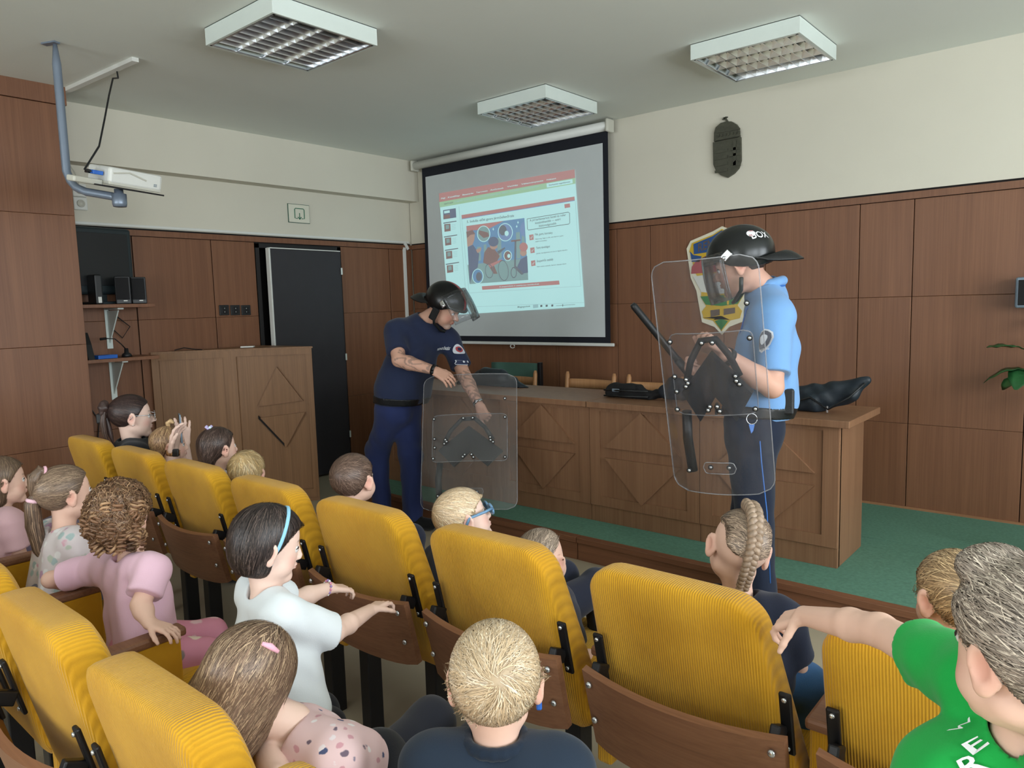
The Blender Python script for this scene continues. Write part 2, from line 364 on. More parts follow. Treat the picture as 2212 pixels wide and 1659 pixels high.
# right and rear walls with the windows
def wall_openings(name, axis, pos, lo, hi, wins, thick):
    m = MB()
    def seg(a, b, z0, z1):
        if axis == 0: m.b2((pos, a, z0), (pos+thick, b, z1))
        else: m.b2((a, pos-thick, z0), (b, pos, z1))
    cur = lo
    for (c, wd) in sorted(wins):
        seg(cur, c-wd/2, 0, CEIL); seg(c-wd/2, c+wd/2, 0, WZ0); seg(c-wd/2, c+wd/2, WZ1, CEIL); cur = c+wd/2
    seg(cur, hi, 0, CEIL)
    return struct(m.build(name, 'plaster'))
wall_openings('wall_right', 0, ROOM_X, ROOM_Y, .02, WIN, .2)
wall_openings('wall_back', 1, ROOM_Y, 0, ROOM_X, [(2.2, 1.7), (4.9, 1.7)], .2)
k = 0
for (c, wd) in WIN+[(2.2, 1.7), (4.9, 1.7)]:
    k += 1; m = MB(); z0, z1 = WZ0, WZ1; rear = k > len(WIN); f = .06
    def bx(a0, a1, c0, c1):
        if rear: m.b2((a0, ROOM_Y-.14, c0), (a1, ROOM_Y-.08, c1), .004)
        else: m.b2((ROOM_X+.08, a0, c0), (ROOM_X+.14, a1, c1), .004)
    bx(c-wd/2, c+wd/2, z0, z0+f); bx(c-wd/2, c+wd/2, z1-f, z1); bx(c-wd/2, c-wd/2+f, z0+f, z1-f); bx(c+wd/2-f, c+wd/2, z0+f, z1-f); bx(c-f/2, c+f/2, z0+f, z1-f)
    struct(m.build('window_%d' % k, 'white_plastic'))
# stage platform
sp = struct(MB().b2((1.08, -1.66, 0), (ROOM_X, -.001, PLAT-.012)).build('stage_platform', 'dark_gap')); tag(sp, 'low carpeted stage platform along the front wall')
MB().b2((1.08, -1.64, PLAT-.012), (ROOM_X, -.75, PLAT), 0).build('carpet', 'carpet', sp)
MB().b2((1.08, -.742, PLAT-.012), (ROOM_X, -.006, PLAT), 0).build('carpet', 'carpet', sp)
for (a, b) in ((1.08, 3.168), (3.174, 5.0), (5.006, ROOM_X)):
    MB().b2((a, -1.695, PLAT-.03), (b, -1.64, PLAT+.003), .003).build('nosing', 'step_wood', sp)
    MB().b2((a, -1.68, 0), (b, -1.662, PLAT-.031), .001).build('riser_board', 'step_wood', sp)
MB().b2((1.07, -1.68, 0), (1.08, -.01, PLAT), .001).build('riser_board', 'step_wood', sp)
# door leaf standing ajar
d1 = tag(bpy.data.objects.new('door_1', None), 'dark padded door standing slightly open', None, None, 'structure'); COL.objects.link(d1); d1.location = (0, DY1, 0)
m = MB(); L = np.array((0, DY1, 0))
m.b2((-.2, DY0, 0), (.006, DY0+.035, DZ)); m.b2((-.2, DY1-.035, 0), (.006, DY1, DZ)); m.b2((-.2, DY0, DZ-.035), (.006, DY1, DZ)); m.build('door_frame', 'dark_frame', d1, origin=L)
MB().b2((-.235, DY0-.1, 0), (-.225, DY1+.1, DZ+.05)).build('dark_opening', 'dark_gap', d1, origin=L)
MB().b2((-.12, DY0+.04, 0.01), (-.1, DY0+.075, DZ-.04)).build('door_stop', 'desk_wood', d1, origin=L)
Rz = rotz(math.radians(3.5)); hinge = np.array((.008, DY1-.04, 0)); wd = .745
m = MB(); m.box(hinge+Rz@np.array((.022, -wd/2, 1.015)), (.044, wd, 2.0), Rz, .006); leaf = m.build('door_leaf', 'door_dark', d1, origin=L)
m = MB(); m.box(hinge+Rz@np.array((.022, -wd-.006, 1.015)), (.046, .014, 2.01), Rz, .002); m.box(hinge+Rz@np.array((.022, -wd/2, 2.02)), (.046, wd, .008), Rz); m.build('edge_strip', 'white_plastic', d1, origin=L)
for z in (1.84, 1.06, .34): MB().cyl(hinge+(.055, .0, z-.03), hinge+(.055, .0, z+.03), .008, 8).build('hinge', 'white_metal', d1, origin=L)
# ---------------------------------------------------------------- ceiling lights
def ceiling_light(cx, cy, label):
    t = thing('ceiling_light', (cx, cy, CEIL-.085), label, 'ceiling light', 'square louvred ceiling lights')
    h, s = .085, .30; O = np.zeros(3)
    m = MB(); th = .012
    m.b2((-s, -s, 0), (s, -s+th, h)); m.b2((-s, s-th, 0), (s, s, h)); m.b2((-s, -s+th, 0), (-s+th, s-th, h)); m.b2((s-th, -s+th, 0), (s, s-th, h)); m.b2((-s, -s, h-.004), (s, s, h-.0005))
    m.build('housing', 'white_metal', t)
    MB().b2((-s+th, -s+th, h-.012), (s-th, s-th, h-.005)).build('reflector_back', 'lamp_inside', t)
    a = s-th
    def vblade(p0, p1, top, bot, z0, z1):
        d = unit(p1-p0); n = np.array((-d[1], d[0], 0)); P = []
        for p in (p0, p1):
            P += [p+n*top+(0, 0, z1), p-n*top+(0, 0, z1), p-n*bot+(0, 0, z0), p+n*bot+(0, 0, z0)]
        return MB().add(P, [(0, 1, 2, 3), (7, 6, 5, 4), (0, 4, 5, 1), (1, 5, 6, 2), (2, 6, 7, 3), (3, 7, 4, 0)])
    for i in range(5):
        y = -a+.006+(2*a-.012)*i/4
        vblade(np.array((-a, y, 0.)), np.array((a, y, 0.)), .022 if 0 < i < 4 else .012, .002, .004, .055).build('lamella', 'mirror_alu', t)
    for i in range(4):
        y = -a+2*a*(i+.5)/4
        MB().cyl((-a+.01, y, .062), (a-.01, y, .062), .011, 10).build('tube', 'white_plastic', t, smooth=True)
    for j in range(1, 9):
        x = -a+2*a*j/9
        vblade(np.array((x, -a, 0.)), np.array((x, a, 0.)), .008, .0015, .003, .036).build('lamella', 'mirror_alu', t)
    m = MB()
    for (lo, hi) in (((-a, -a, 0), (a, -a+.012, .004)), ((-a, a-.012, 0), (a, a, .004)), ((-a, -a, 0), (-a+.012, a, .004)), ((a-.012, -a, 0), (a, a, .004))): m.b2(lo, hi)
    m.build('louvre_rim', 'bolt_steel', t)
ceiling_light(2.28, -2.82, 'square louvred ceiling light nearest the projector arm')
ceiling_light(2.31, -.85, 'square louvred ceiling light above the projection screen')
ceiling_light(3.93, -.85, 'square louvred ceiling light above the bronze coat of arms')
# ---------------------------------------------------------------- seats
def rr_outline(wt, wb, h, r, n=5):                       # rounded trapezoid outline in (x,z), z 0..h, wide at the bottom
    pts = []
    hb, ht = wb/2, wt/2
    for (cx, cz, a0, rr) in ((hb-r*.8, r*.8, -90, r*.8), (ht-r, h-r, 0, r), (-ht+r, h-r, 90, r), (-hb+r*.8, r*.8, 180, r*.8)):
        for k in range(n+1):
            a = math.radians(a0+90*k/n); pts.append((cx+rr*math.cos(a), cz+rr*math.sin(a)))
    return pts
def cushion(outline, th, lean, bulge=.012, round_=.022, curve=0.0):
    # loft of shrunken outlines through the thickness; local y = thickness, leaning back by lean (y per z)
    ol = np.array(outline); c = ol.mean(0); V = []; Fc = []
    zmax = ol[:, 1].max()
    prof = [(0, .10), (0, .035), (.012, .01), (round_, 0), (th-round_, 0), (th-.010, .010), (th-.001, .03), (th+bulge*.5, .10), (th+bulge, .2)]
    prof = [(-.006, .22)]+[(max(-.001, a), b) for a, b in prof]
    n = len(ol)
    for (y, ins) in prof:
        d = ol-c; L = np.linalg.norm(d, axis=1, keepdims=True); q = c+d*(1-np.minimum(ins/L, .95))
        for (x, z) in q: V.append((x, y-lean*z+curve*(x*x), z))
    for i in range(len(prof)-1):
        for k in range(n): Fc.append((i*n+k, i*n+(k+1) % n, (i+1)*n+(k+1) % n, (i+1)*n+k))
    V.append((c[0], prof[0][0]-lean*c[1]-.002, c[1])); V.append((c[0], prof[-1][0]-lean*c[1], c[1]))
    for k in range(n): Fc.append((len(V)-2, (k+1) % n, k)); Fc.append((len(V)-1, (len(prof)-1)*n+k, (len(prof)-1)*n+(k+1) % n))
    return V, Fc
SEAT_P = .556
def make_seat():
    t = thing('auditorium_seat', (0, 0, 0), 'x', 'seat')
    zb = .36; LN = .235                                 # underside and lean of the back
    V, Fc = cushion(rr_outline(.425, .49, .515, .072, 7), .105, LN, bulge=.010, round_=.016, curve=-.15)
    V = np.array(V); V[:, 0] -= .048*V[:, 2]/.515; V = V+(0, .085, zb); o = mesh_obj('back_cushion', V, Fc, 'yellow_rib', t, True)
    sub = o.modifiers.new('s', 'SUBSURF'); sub.levels = 1; sub.render_levels = 1
    # seat pad folded down
    V, Fc = cushion(rr_outline(.46, .47, .42, .05, 4), .075, 0)
    V = np.array(V)@rotx(math.radians(-84)).T+(0, .14, .40); mesh_obj('seat_cushion', V, Fc, 'yellow_rib', t, True)
    # curved plywood board on the rear
    nx, nz = 13, 5; G = np.zeros((nx, nz, 3))
    for i in range(nx):
        u = -1+2*i/(nx-1); x = .240*u
        for j in range(nz):
            v = j/(nz-1); z = .632-.012*(1-u*u)*(1-v)-v*(.205+.012*(1-u**6))
            G[i, j] = (x*(1-.02*v), -.066-.030*(1-u*u)+.048*v, z)
    b = MB().grid(G, np.array((0, .019, .004))).build('back_board', 'board_wood', t); autosmooth(b, 50)
    for sx in (-1, 1):
        for (zz, yy) in ((.603, -.0625), (.505, -.040)):
            MB().lathe([(.0085, 0), (.008, .004), (.004, .007)], 10, rotx(math.radians(90)), (sx*.217, yy-.008, zz)).build('bolt', 'bolt_steel', b, smooth=True)
    for sx in (-1, 1):
        m = MB(); x = sx*.224; R = rotx(math.radians(13))
        m.box((x, -.004, .635), (.026, .010, .15), R, .004)
        m.box((x-sx*.010, -.028, .622), (.022, .05, .035), rotx(math.radians(-25)), .004)
        m.box((x-sx*.012, -.040, .60), (.020, .010, .05), R, .003)
        br = m.build('bracket', 'black_metal', t)
        for zz in (.695, .578): MB().lathe([(.006, 0), (.005, .004), (.002, .005)], 8, rotx(math.radians(90)), (x, -.010+.235*(.635-zz), zz)).build('screw', 'bolt_steel', br, smooth=True)
    for sx in (-1, 1):
        MB().b2((sx*.17-.025, .09, 0), (sx*.17+.025, .15, .40), .004).build('leg', 'black_metal', t)
    # side panel with wooden cap on the left side of the unit
    x = -SEAT_P/2; m = MB(); m.b2((x-.022, .08, .30), (x+.022, .41, .595), .008); a = m.build('side_panel', 'yellow_rib', t)
    MB().box((x, .245, .607), (.056, .36, .026), None, .008).build('armrest_cap', 'board_wood', a)
    return t
def copy_tree(o, parent=None):
    c = o.copy(); COL.objects.link(c); c.parent = parent
    for ch in list(o.children): copy_tree(ch, c)
    return c
seat0 = make_seat(); first = True
row1 = [(1.534, 'with the woman sitting in it'), (2.09, ''), (2.646, ''), (3.202, ''), (3.758, ''), (4.314, ''), (4.87, ''), (5.41, '')]
lab1 = ['yellow seat back at the far left end of the front row, behind the seated woman', 'second yellow seat from the left end of the front row', 'third yellow seat from the left end of the front row',
        'fourth yellow seat from the left, behind the blond-haired far child', 'front-row yellow seat whose wooden board the child in white shirt grips', 'front-row yellow seat right behind the child with glasses',
        'large yellow seat in front of the camera, behind the child with the braid', 'yellow seat at the right edge under the outstretched arm']
lab2 = ['yellow second-row seat with the child in pink at the left edge', 'yellow second-row seat with the child in floral shirt', 'yellow second-row seat with the curly-haired child',
        'empty yellow seat at the bottom left corner of the photo', 'yellow second-row seat of the child with the pink hair clip', 'yellow second-row seat of the blond child in dark shirt']
for (cx, _), lb in zip(row1, lab1):
    s_ = seat0 if first else copy_tree(seat0); first = False
    s_.location = (cx, -3.66, 0); tag(s_, lb, 'seat', 'front row of yellow auditorium seats')
for cx, lb in zip((2.175, 2.73, 3.285, 3.838, 4.38, 4.93), lab2):
    s_ = copy_tree(seat0); s_.location = (cx, -4.60, 0); tag(s_, lb, 'seat', 'second row of yellow auditorium seats')
# ================================================================== projection screen and slide
SY = -.085
scr = thing('projection_screen', (1.33, -.09, 1.16), 'white pull-down projection screen with black border showing a slide', 'screen')
O_ = np.array(scr.location)
MB().cyl((.22, -.10, 2.853), (2.41, -.10, 2.853), .036, 20).build('roller_case', 'white_plastic', scr, True, O_)
for x in (.2, 2.42):
    m = MB(); m.box((x, -.09, 2.853), (.028, .1, .10), None, .012); m.build('end_cap', 'pale_plastic', scr, origin=O_)
    MB().tube([(x, -.06, 2.90), (x, -.05, 2.93-.02)], .004, 6).build('hook', 'bolt_steel', scr, origin=O_)
XL, XR, ZB, ZT = .285, 2.395, 1.165, 2.82
MB().b2((XL, -.078, ZB), (XR, -.076, ZT)).build('black_border', 'screen_black', scr, origin=O_)
MB().b2((XL+.048, -.0805, ZB+.05), (XR-.048, -.0782, 2.735)).build('canvas', 'screen_grey', scr, origin=O_)
MB().box(((XL+XR)/2, -.078, ZB-.012), (XR-XL+.07, .022, .026), None, .006).build('bottom_bar', 'white_plastic', scr, origin=O_)
h = on(1107, 745, 1, -.08); MB().tube([h+(.025*math.cos(a), 0, -.012+.016*math.sin(a)) for a in np.linspace(0, 2*math.pi*.94, 16)], .004, 6).build('pull_ring', 'white_plastic', scr, origin=O_)
def spx(px, py, lift=0.0): return on(px, py, 1, SY-lift)
def zpt(x, y): return (900+x/4.1476, 360+y/4.1476)             # measured in an enlarged view of the screen
PRINT = []
def shape(pts, mat, lift, name, zoom=True):
    P = [spx(*(zpt(*p) if zoom else p), lift) for p in pts]
    return MB().prism(P, (0, 1, 0), .0003).build(name, mat, slide, origin=O_)
def ell2(cx, cy, rx, ry, n=20, rot=0, a0=0, a1=360):
    return [(cx+rx*math.cos(math.radians(a))*math.cos(rot)-ry*math.sin(math.radians(a))*math.sin(rot), cy+rx*math.cos(math.radians(a))*math.sin(rot)+ry*math.sin(math.radians(a))*math.cos(rot)) for a in np.linspace(a0, a1, n, endpoint=(a1-a0 < 360))]
def emat(n, c, st=1.0): return emit(n, c, st)
E_ = .50
emat('slide_white', (190, 250, 250), E_); emat('slide_red', (196, 118, 116), E_*.85); emat('slide_green', (158, 214, 164), E_*.9); emat('slide_blue', (110, 150, 210), E_*.8)
emat('slide_sky', (80, 150, 205), E_*.8); emat('slide_dark', (88, 96, 116), E_*.7); emat('slide_brown', (140, 88, 84), E_*.7); emat('slide_teal', (128, 176, 176), E_*.8)
emat('slide_line', (150, 200, 205), E_); emat('slide_text', (70, 90, 100), E_*.7); emat('slide_skin', (196, 150, 130), E_*.8); emat('slide_navy', (72, 92, 140), E_*.7); emat('slide_gold', (190, 190, 120), E_*.8)
slide = MB().prism([spx(*zpt(*p)) for p in ((200, 250), (1415, 28), (1503, 1255), (290, 1330))], (0, 1, 0), .0003).build('projected_slide', 'slide_white', scr, origin=O_)
shape([(200, 240), (1415, 24), (1420, 100), (203, 318)], 'slide_red', .001, 'title_bar')
shape([(203, 318), (1420, 100), (1423, 152), (207, 366)], 'slide_green', .001, 'message_bar')
shape([(1164, 152), (1395, 112), (1398, 148), (1167, 188)], 'slide_white', .002, 'button')
shape([(402, 434), (1414, 268), (1417, 300), (404, 466)], 'slide_red', .001, 'header_bar')
shape([(404, 466), (1417, 300), (1417, 306), (404, 472)], 'slide_blue', .001, 'header_line')
shape([(1323, 337), (1372, 329), (1376, 364), (1327, 372)], 'slide_red', .001, 'badge')
shape([(584, 1072), (1276, 1020), (1281, 1056), (588, 1104)], 'slide_red', .001, 'footer_bar')
for (p, q) in (((378, 355), (440, 1160)), ((402, 466), (470, 1140)), ((1420, 306), (1470, 1070))):
    shape([p, (p[0]+3, p[1]), (q[0]+3, q[1]), q], 'slide_line', .001, 'divider')
for (p, q) in (((470, 1130), (1470, 1070)), ((500, 1255), (1500, 1215))):
    shape([p, q, (q[0], q[1]+3), (p[0], p[1]+3)], 'slide_line', .001, 'divider')
for k, (x, y) in enumerate(((237, 390), (247, 516), (253, 640), (262, 760), (270, 885))):
    if k == 0:
        shape([(x, y), (x+113, y-18), (x+118, y+65), (x+3, y+83)], 'slide_navy', .001, 'thumbnail'); shape([(x+8, y+8), (x+58, y), (x+60, y+22), (x+10, y+30)], 'slide_white', .002, 'thumbnail_label')
        shape([(x+4, y+45), (x+60, y+36), (x+62, y+70), (x+6, y+80)], 'slide_brown', .002, 'thumbnail_patch')
    else:
        shape([(x, y), (x+55, y-6), (x+58, y+60), (x+3, y+68)], 'slide_brown', .001, 'thumbnail'); shape([(x+12, y+8), (x+42, y+4), (x+44, y+40), (x+14, y+46)], 'slide_teal', .002, 'thumbnail_patch')
        shape([(x-8, y-14), (x+110, y-32), (x+110, y-24), (x-8, y-5)], 'slide_dark', .001, 'thumbnail_bar')
        for j in range(4): shape([(x+66, y+4+j*14), (x+102, y-2+j*14), (x+102, y+1+j*14), (x+66, y+7+j*14)], 'slide_line', .001, 'thumbnail_line')
def stext(txt, x0, y0, x1, y1, mat, hz, lift=.0016):
    V, Fc, w_ = text_flat(txt, True); P = []
    L = math.hypot(x1-x0, y1-y0)
    for v in V:
        u = v[0]/w_; P.append(spx(*zpt(x0+(x1-x0)*u, y0+(y1-y0)*u-v[1]*hz*1.38), lift))
    mesh_obj('slide_text', P, Fc, mat, slide, origin=O_)
stext('5. Indulás előtt gyors járműellenőrzés', 450, 505, 872, 448, 'slide_text', 22)
stext('A jól karbantartott bicikli és roller', 1013, 492, 1338, 440, 'slide_text', 20); stext('kiszámíthatóbb — ezért', 1062, 515, 1290, 478, 'slide_text', 20); stext('biztonságosabb.', 1096, 540, 1255, 515, 'slide_text', 20)
stext('Fék, gumi, kormány', 1060, 617, 1218, 600, 'slide_text', 20); stext('Nézd meg, fogja-e a fék, nem lapos-e a gumi,', 1063, 655, 1316, 622, 'slide_text', 11); stext('stabil-e a kormány', 1064, 677, 1168, 664, 'slide_text', 11)
stext('Tarts távolságot', 1070, 738, 1195, 722, 'slide_text', 20); stext('Járdán, kerékpárúton és úton is figyelj másokra', 1072, 784, 1350, 750, 'slide_text', 11)
stext('Szuperhős szabály', 1076, 856, 1225, 838, 'slide_text', 20); stext('Nem azért sietünk, hanem okosan élünk', 1078, 902, 1342, 874, 'slide_text', 11)
stext('A szuperhősök is szabályosan közlekednek', 740, 1082, 1098, 1056, 'slide_white', 11, .002)
stext('Szerkesztés engedélyezése', 1184, 172, 1376, 140, 'slide_text', 14, .003)
stext('VÉDETT NÉZET', 244, 342, 328, 326, 'slide_text', 12, .002); stext('Legyen óvatos: az internetről származó fájlok vírusokat tartalmazhatnak', 342, 318, 1100, 178, 'slide_line', 13, .002)
stext('Fájl   Kezdőlap   Beszúrás   Tervezés   Áttűnések', 220, 292, 780, 196, 'slide_white', 13, .002); stext('Vetítés   Véleményezés   Nézet', 810, 186, 1250, 110, 'slide_white', 13, .002)
stext('Megjegyzések', 905, 1264, 1018, 1256, 'slide_text', 14, .002)
shape([(1042, 1238), (1088, 1234), (1090, 1262), (1044, 1268)], 'slide_line', .0015, 'view_button')
for x in (1108, 1156, 1206): shape([(x, 1240-(x-1108)*.04), (x+18, 1238-(x-1108)*.04), (x+18, 1256-(x-1108)*.04), (x, 1258-(x-1108)*.04)], 'slide_text', .0015, 'view_button')
shape([(1250, 1244), (1420, 1234), (1420, 1237), (1250, 1247)], 'slide_text', .0015, 'zoom_slider'); shape([(1306, 1232), (1312, 1232), (1312, 1252), (1306, 1252)], 'slide_text', .002, 'zoom_slider_knob')
ol = [(990, 468), (1360, 408), (1370, 416), (1372, 505), (1364, 514), (1002, 568), (994, 560)]
P = [spx(*zpt(*p), .0012) for p in ol+ol[:1]]; MB().tube(P, .0025, 5).build('callout_outline', 'slide_text', slide, origin=O_)
for k, (x, y) in enumerate(((1008, 612), (1017, 728), (1024, 844))):
    shape([(x, y), (x+38, y-6), (x+41, y+42), (x+4, y+48)], 'slide_red', .001, 'check_box'); shape([(x+13, y+22), (x+17, y+30), (x+28, y+8), (x+31, y+11), (x+17, y+36), (x+11, y+25)], 'slide_white', .002, 'check_mark')
# cartoon picture on the slide (flat colour shapes)
shape([(445, 532), (965, 460), (1000, 1015), (475, 1052)], 'slide_sky', .001, 'picture')
shape([(455, 880), (990, 820), (1000, 1015), (475, 1052)], 'slide_teal', .0014, 'picture_ground')
shape([(445, 532), (780, 486), (640, 560), (450, 575)], 'slide_red', .0014, 'picture_banner')
for (x, y, ww, hh_) in ((540, 720, 30, 120), (600, 700, 24, 120), (720, 640, 36, 180), (890, 590, 34, 230), (940, 560, 26, 240)): shape([(x, y), (x+ww, y-5), (x+ww+6, y+hh_), (x+6, y+hh_+5)], 'slide_teal', .0016, 'picture_tower')
shape([(445, 580), (500, 568), (522, 600), (516, 660), (500, 700), (455, 720)], 'slide_skin', .0018, 'picture_face'); shape([(444, 585), (500, 566), (526, 604), (480, 612), (452, 640)], 'slide_brown', .002, 'picture_hair')
shape([(458, 722), (505, 700), (560, 780), (548, 900), (500, 960), (476, 1048), (468, 900)], 'slide_navy', .0018, 'picture_jacket')
shape([(530, 745), (580, 722), (575, 755), (545, 775)], 'slide_skin', .002, 'picture_hand')
shape(ell2(688, 672, 46, 44), 'slide_navy', .0022, 'picture_helmet'); shape(ell2(690, 712, 34, 30), 'slide_skin', .002, 'picture_face')
shape([(640, 720), (700, 742), (745, 800), (720, 850), (690, 880), (725, 960), (690, 960), (640, 880), (596, 860), (606, 770)], 'slide_brown', .0018, 'picture_jacket')
shape([(720, 760), (790, 722), (794, 732), (735, 785)], 'slide_dark', .002, 'picture_handlebar')
def ring(cx, cy, rx, ry, w_, mat, nm, rot=0, lift=.0024):
    P = [spx(*zpt(*p), lift) for p in ell2(cx, cy, rx, ry, 26, rot)]; MB().tube(P+P[:1], w_/4.1476*.0034, 5).build(nm, mat, slide, origin=O_)
ring(778, 930, 44, 90, 4.0, 'slide_dark', 'picture_wheel', -.12); ring(650, 935, 34, 62, 4.0, 'slide_dark', 'picture_wheel', -.1)
shape([(640, 880), (760, 830), (770, 842), (660, 905)], 'slide_red', .0023, 'picture_frame')
shape([(846, 660), (932, 650), (932, 664), (846, 674)], 'slide_brown', .002, 'picture_handlebar'); shape([(878, 668), (894, 666), (888, 900), (874, 900)], 'slide_dark', .002, 'picture_stem'); ring(872, 948, 24, 46, 5, 'slide_dark', 'picture_wheel')
shape([(880, 880), (960, 960), (940, 970), (870, 905)], 'slide_dark', .0021, 'picture_deck')
shape(ell2(958, 720, 38, 40), 'slide_red', .0022, 'picture_helmet'); shape(ell2(956, 770, 30, 32), 'slide_skin', .002, 'picture_face'); shape([(930, 830), (990, 800), (998, 950), (930, 960), (900, 900)], 'slide_navy', .0019, 'picture_jacket')
for (x, y, rx, ry, mt) in ((600, 602, 56, 70, 'slide_teal'), (794, 588, 64, 78, 'slide_blue'), (816, 798, 34, 44, 'slide_brown'), (548, 982, 48, 64, 'slide_sky'), (962, 560, 36, 66, 'slide_blue')):
    cl_ = [(min(px_, 966), py_) for px_, py_ in ell2(x, y, rx, ry, 24)]; shape(cl_, mt, .0024, 'picture_bubble')
    if x < 900: ring(x, y, rx, ry, 4, 'slide_white', 'picture_bubble_rim', 0, .003)
shape([(560, 570), (640, 590), (650, 625), (600, 640), (556, 600)], 'slide_brown', .0032, 'picture_glove'); shape(ell2(772, 570, 34, 46), 'slide_dark', .0032, 'picture_brake'); shape(ell2(806, 598, 18, 24), 'slide_white', .0036, 'picture_disc'); shape(ell2(826, 800, 14, 18), 'slide_white', .0036, 'picture_lamp'); shape(ell2(558, 985, 26, 40), 'slide_dark', .0032, 'picture_tyre')
for (x, y) in ((908, 500), (896, 536), (686, 560)): shape([(x, y-14), (x+4, y-3), (x+9, y), (x+4, y+3), (x, y+14), (x-4, y+3), (x-9, y), (x-4, y-3)], 'slide_white', .0026, 'picture_sparkle')
# ================================================================== desk on the stage
DF, DB = -1.352, -.92; DX = [1.10, 1.571, 2.308, 3.045, 3.782, 4.519]; DT = .893
desk = thing('speaker_desk', ((DX[0]+DX[-1])/2, (DF+DB)/2, PLAT), 'long wooden speaker desk on the stage with diamond panels', 'desk'); O_ = np.array(desk.location)
MB().b2((DX[0], DF+.03, PLAT), (DX[-1], DF+.045, DT-.04)).build('carcass_back', 'dark_gap', desk, origin=O_)
for (a, b) in ((DX[0]-.03, 3.043), (3.047, DX[-1]+.055)): MB().b2((a, DF-.035, DT-.036), (b, DB+.10, DT), .003).build('desktop', 'desk_wood', desk, origin=O_)
MB().b2((DX[-1]-.02, DF+.012, PLAT), (DX[-1], DB, DT-.036), .002).build('end_panel', 'desk_wood', desk, origin=O_); MB().b2((DX[0], DF+.012, PLAT), (DX[0]+.02, DB, DT-.036), .002).build('end_panel', 'desk_wood', desk, origin=O_)
for i in range(5):
    a, b = DX[i]+.0015, DX[i+1]-.0015; zt = DT-.037; zk = PLAT+.105
    MB().b2((a, DF+.010, PLAT), (b, DF+.03, zk-.003), .001).build('plinth', 'desk_wood', desk, origin=O_)
    fr = MB(); st = .075
    fr.b2((a, DF, zk), (a+st, DF+.03, zt)); fr.b2((b-st, DF, zk), (b, DF+.03, zt)); fr.b2((a+st, DF, zk), (b-st, DF+.03, zk+.06)); fr.b2((a+st, DF, zt-.022), (b-st, DF+.03, zt)); fr.build('frame', 'desk_wood', desk, origin=O_)
    MB().b2((a+st, DF+.008, zk+.06), (b-st, DF+.03, zt-.022)).build('infill', 'desk_wood', desk, origin=O_)
    if i == 0: continue
    cx, hw = (a+b)/2, .255; zm = (zk+.06+zt)/2; top = zt-.012; bot = zk+.045
    MB().prism([(cx-hw, DF+.012, zm+.035), (cx+hw, DF+.012, zm+.035), (cx, DF+.012, top)], (0, -1, 0), .022).build('diamond_piece', 'desk_wood', desk, origin=O_)
    MB().prism([(cx-hw, DF+.012, zm-.03), (cx, DF+.012, bot), (cx+hw, DF+.012, zm-.03)], (0, -1, 0), .022).build('diamond_piece', 'desk_wood', desk, origin=O_)
# ================================================================== lectern
Rl = np.array((.74, -1.75, 0)); Ml = np.array((.33, -2.20, 0)); zl = 1.205
u1 = unit(Rl-Ml); nrm = np.array((u1[1], -u1[0], 0)); wdt = np.linalg.norm(Rl-Ml)
Ll = Ml-nrm*0; u2 = unit(np.array((-.62, -.30, 0))); Ll = Ml+u2*.34
# the side face is long and runs back to the wall
lec = thing('lectern', (.2, -1.95, 0), 'wooden lectern with triangle panels standing before the dark door', 'lectern'); O_ = np.array(lec.location)
Lp = np.array((.03, -2.66, 0)); n2 = unit(np.array(((Ml-Lp)[1], -(Ml-Lp)[0], 0)))
Bk = np.array((.10, -1.78, 0))
body = MB().prism([Lp+(0, 0, 0), Ml, Rl, Bk], (0, 0, 1), zl-.0)
body.build('body', 'lectern_wood', lec, origin=O_)
MB().prism([p+(0, 0, zl) for p in (Lp-n2*-.006, Ml+nrm*.008, Rl+u1*.008, Bk)], (0, 0, 1), .014).build('top', 'lectern_wood', lec, origin=O_)
def face_frame(A, B, n_, zlo, zhi, st, name):
    d = unit(B-A); L = np.linalg.norm(B-A); m = MB()
    def q(u0, u1_, z0, z1): m.prism([A+d*u0+(0, 0, z0), A+d*u1_+(0, 0, z0), A+d*u1_+(0, 0, z1), A+d*u0+(0, 0, z1)], n_, .012)
    q(0, st, zlo, zhi); q(L-st, L, zlo, zhi); q(st, L-st, zhi-st, zhi); q(st, L-st, zlo, zlo+.07); m.build(name, 'lectern_wood', lec, origin=O_)
face_frame(Ml, Rl, nrm, .03, zl, .045, 'frame'); face_frame(Lp, Ml, n2, .03, zl, .05, 'frame')
def fpt(u, z, o=0.0): return Ml+u1*(u*wdt)+np.array((0, 0, z))+nrm*o
MB().prism([fpt(.30, .77), fpt(.86, .80), fpt(.56, 1.07)], nrm, .020).build('triangle_piece', 'lectern_wood', lec, origin=O_)
MB().prism([fpt(.30, .68), fpt(.62, .44), fpt(.88, .71)], nrm, .020).build('triangle_piece', 'lectern_wood', lec, origin=O_)
p0, p1 = fpt(.30, .675), fpt(.60, .45); MB().prism([p0, p1, p1+(0, 0, .022), p0+(0, 0, .022)], nrm, .021).build('recess_groove', 'dark_gap', lec, origin=O_)
bk = MB(); bk.box((.28, -2.02, zl+.02), (.10, .05, .010), rotz(.8), .002); tag(bk.build('notebook', 'white_plastic', origin=None), 'small white notebook lying on the lectern top', 'notebook')
cb = MB().tube([(.07, -2.50, zl+.02), (.10, -2.44, zl+.035), (.16, -2.38, zl+.02), (.22, -2.36, zl+.018)], .004, 6); tag(cb.build('cable', 'black_plastic'), 'short black cable lying on the lectern top', 'cable')
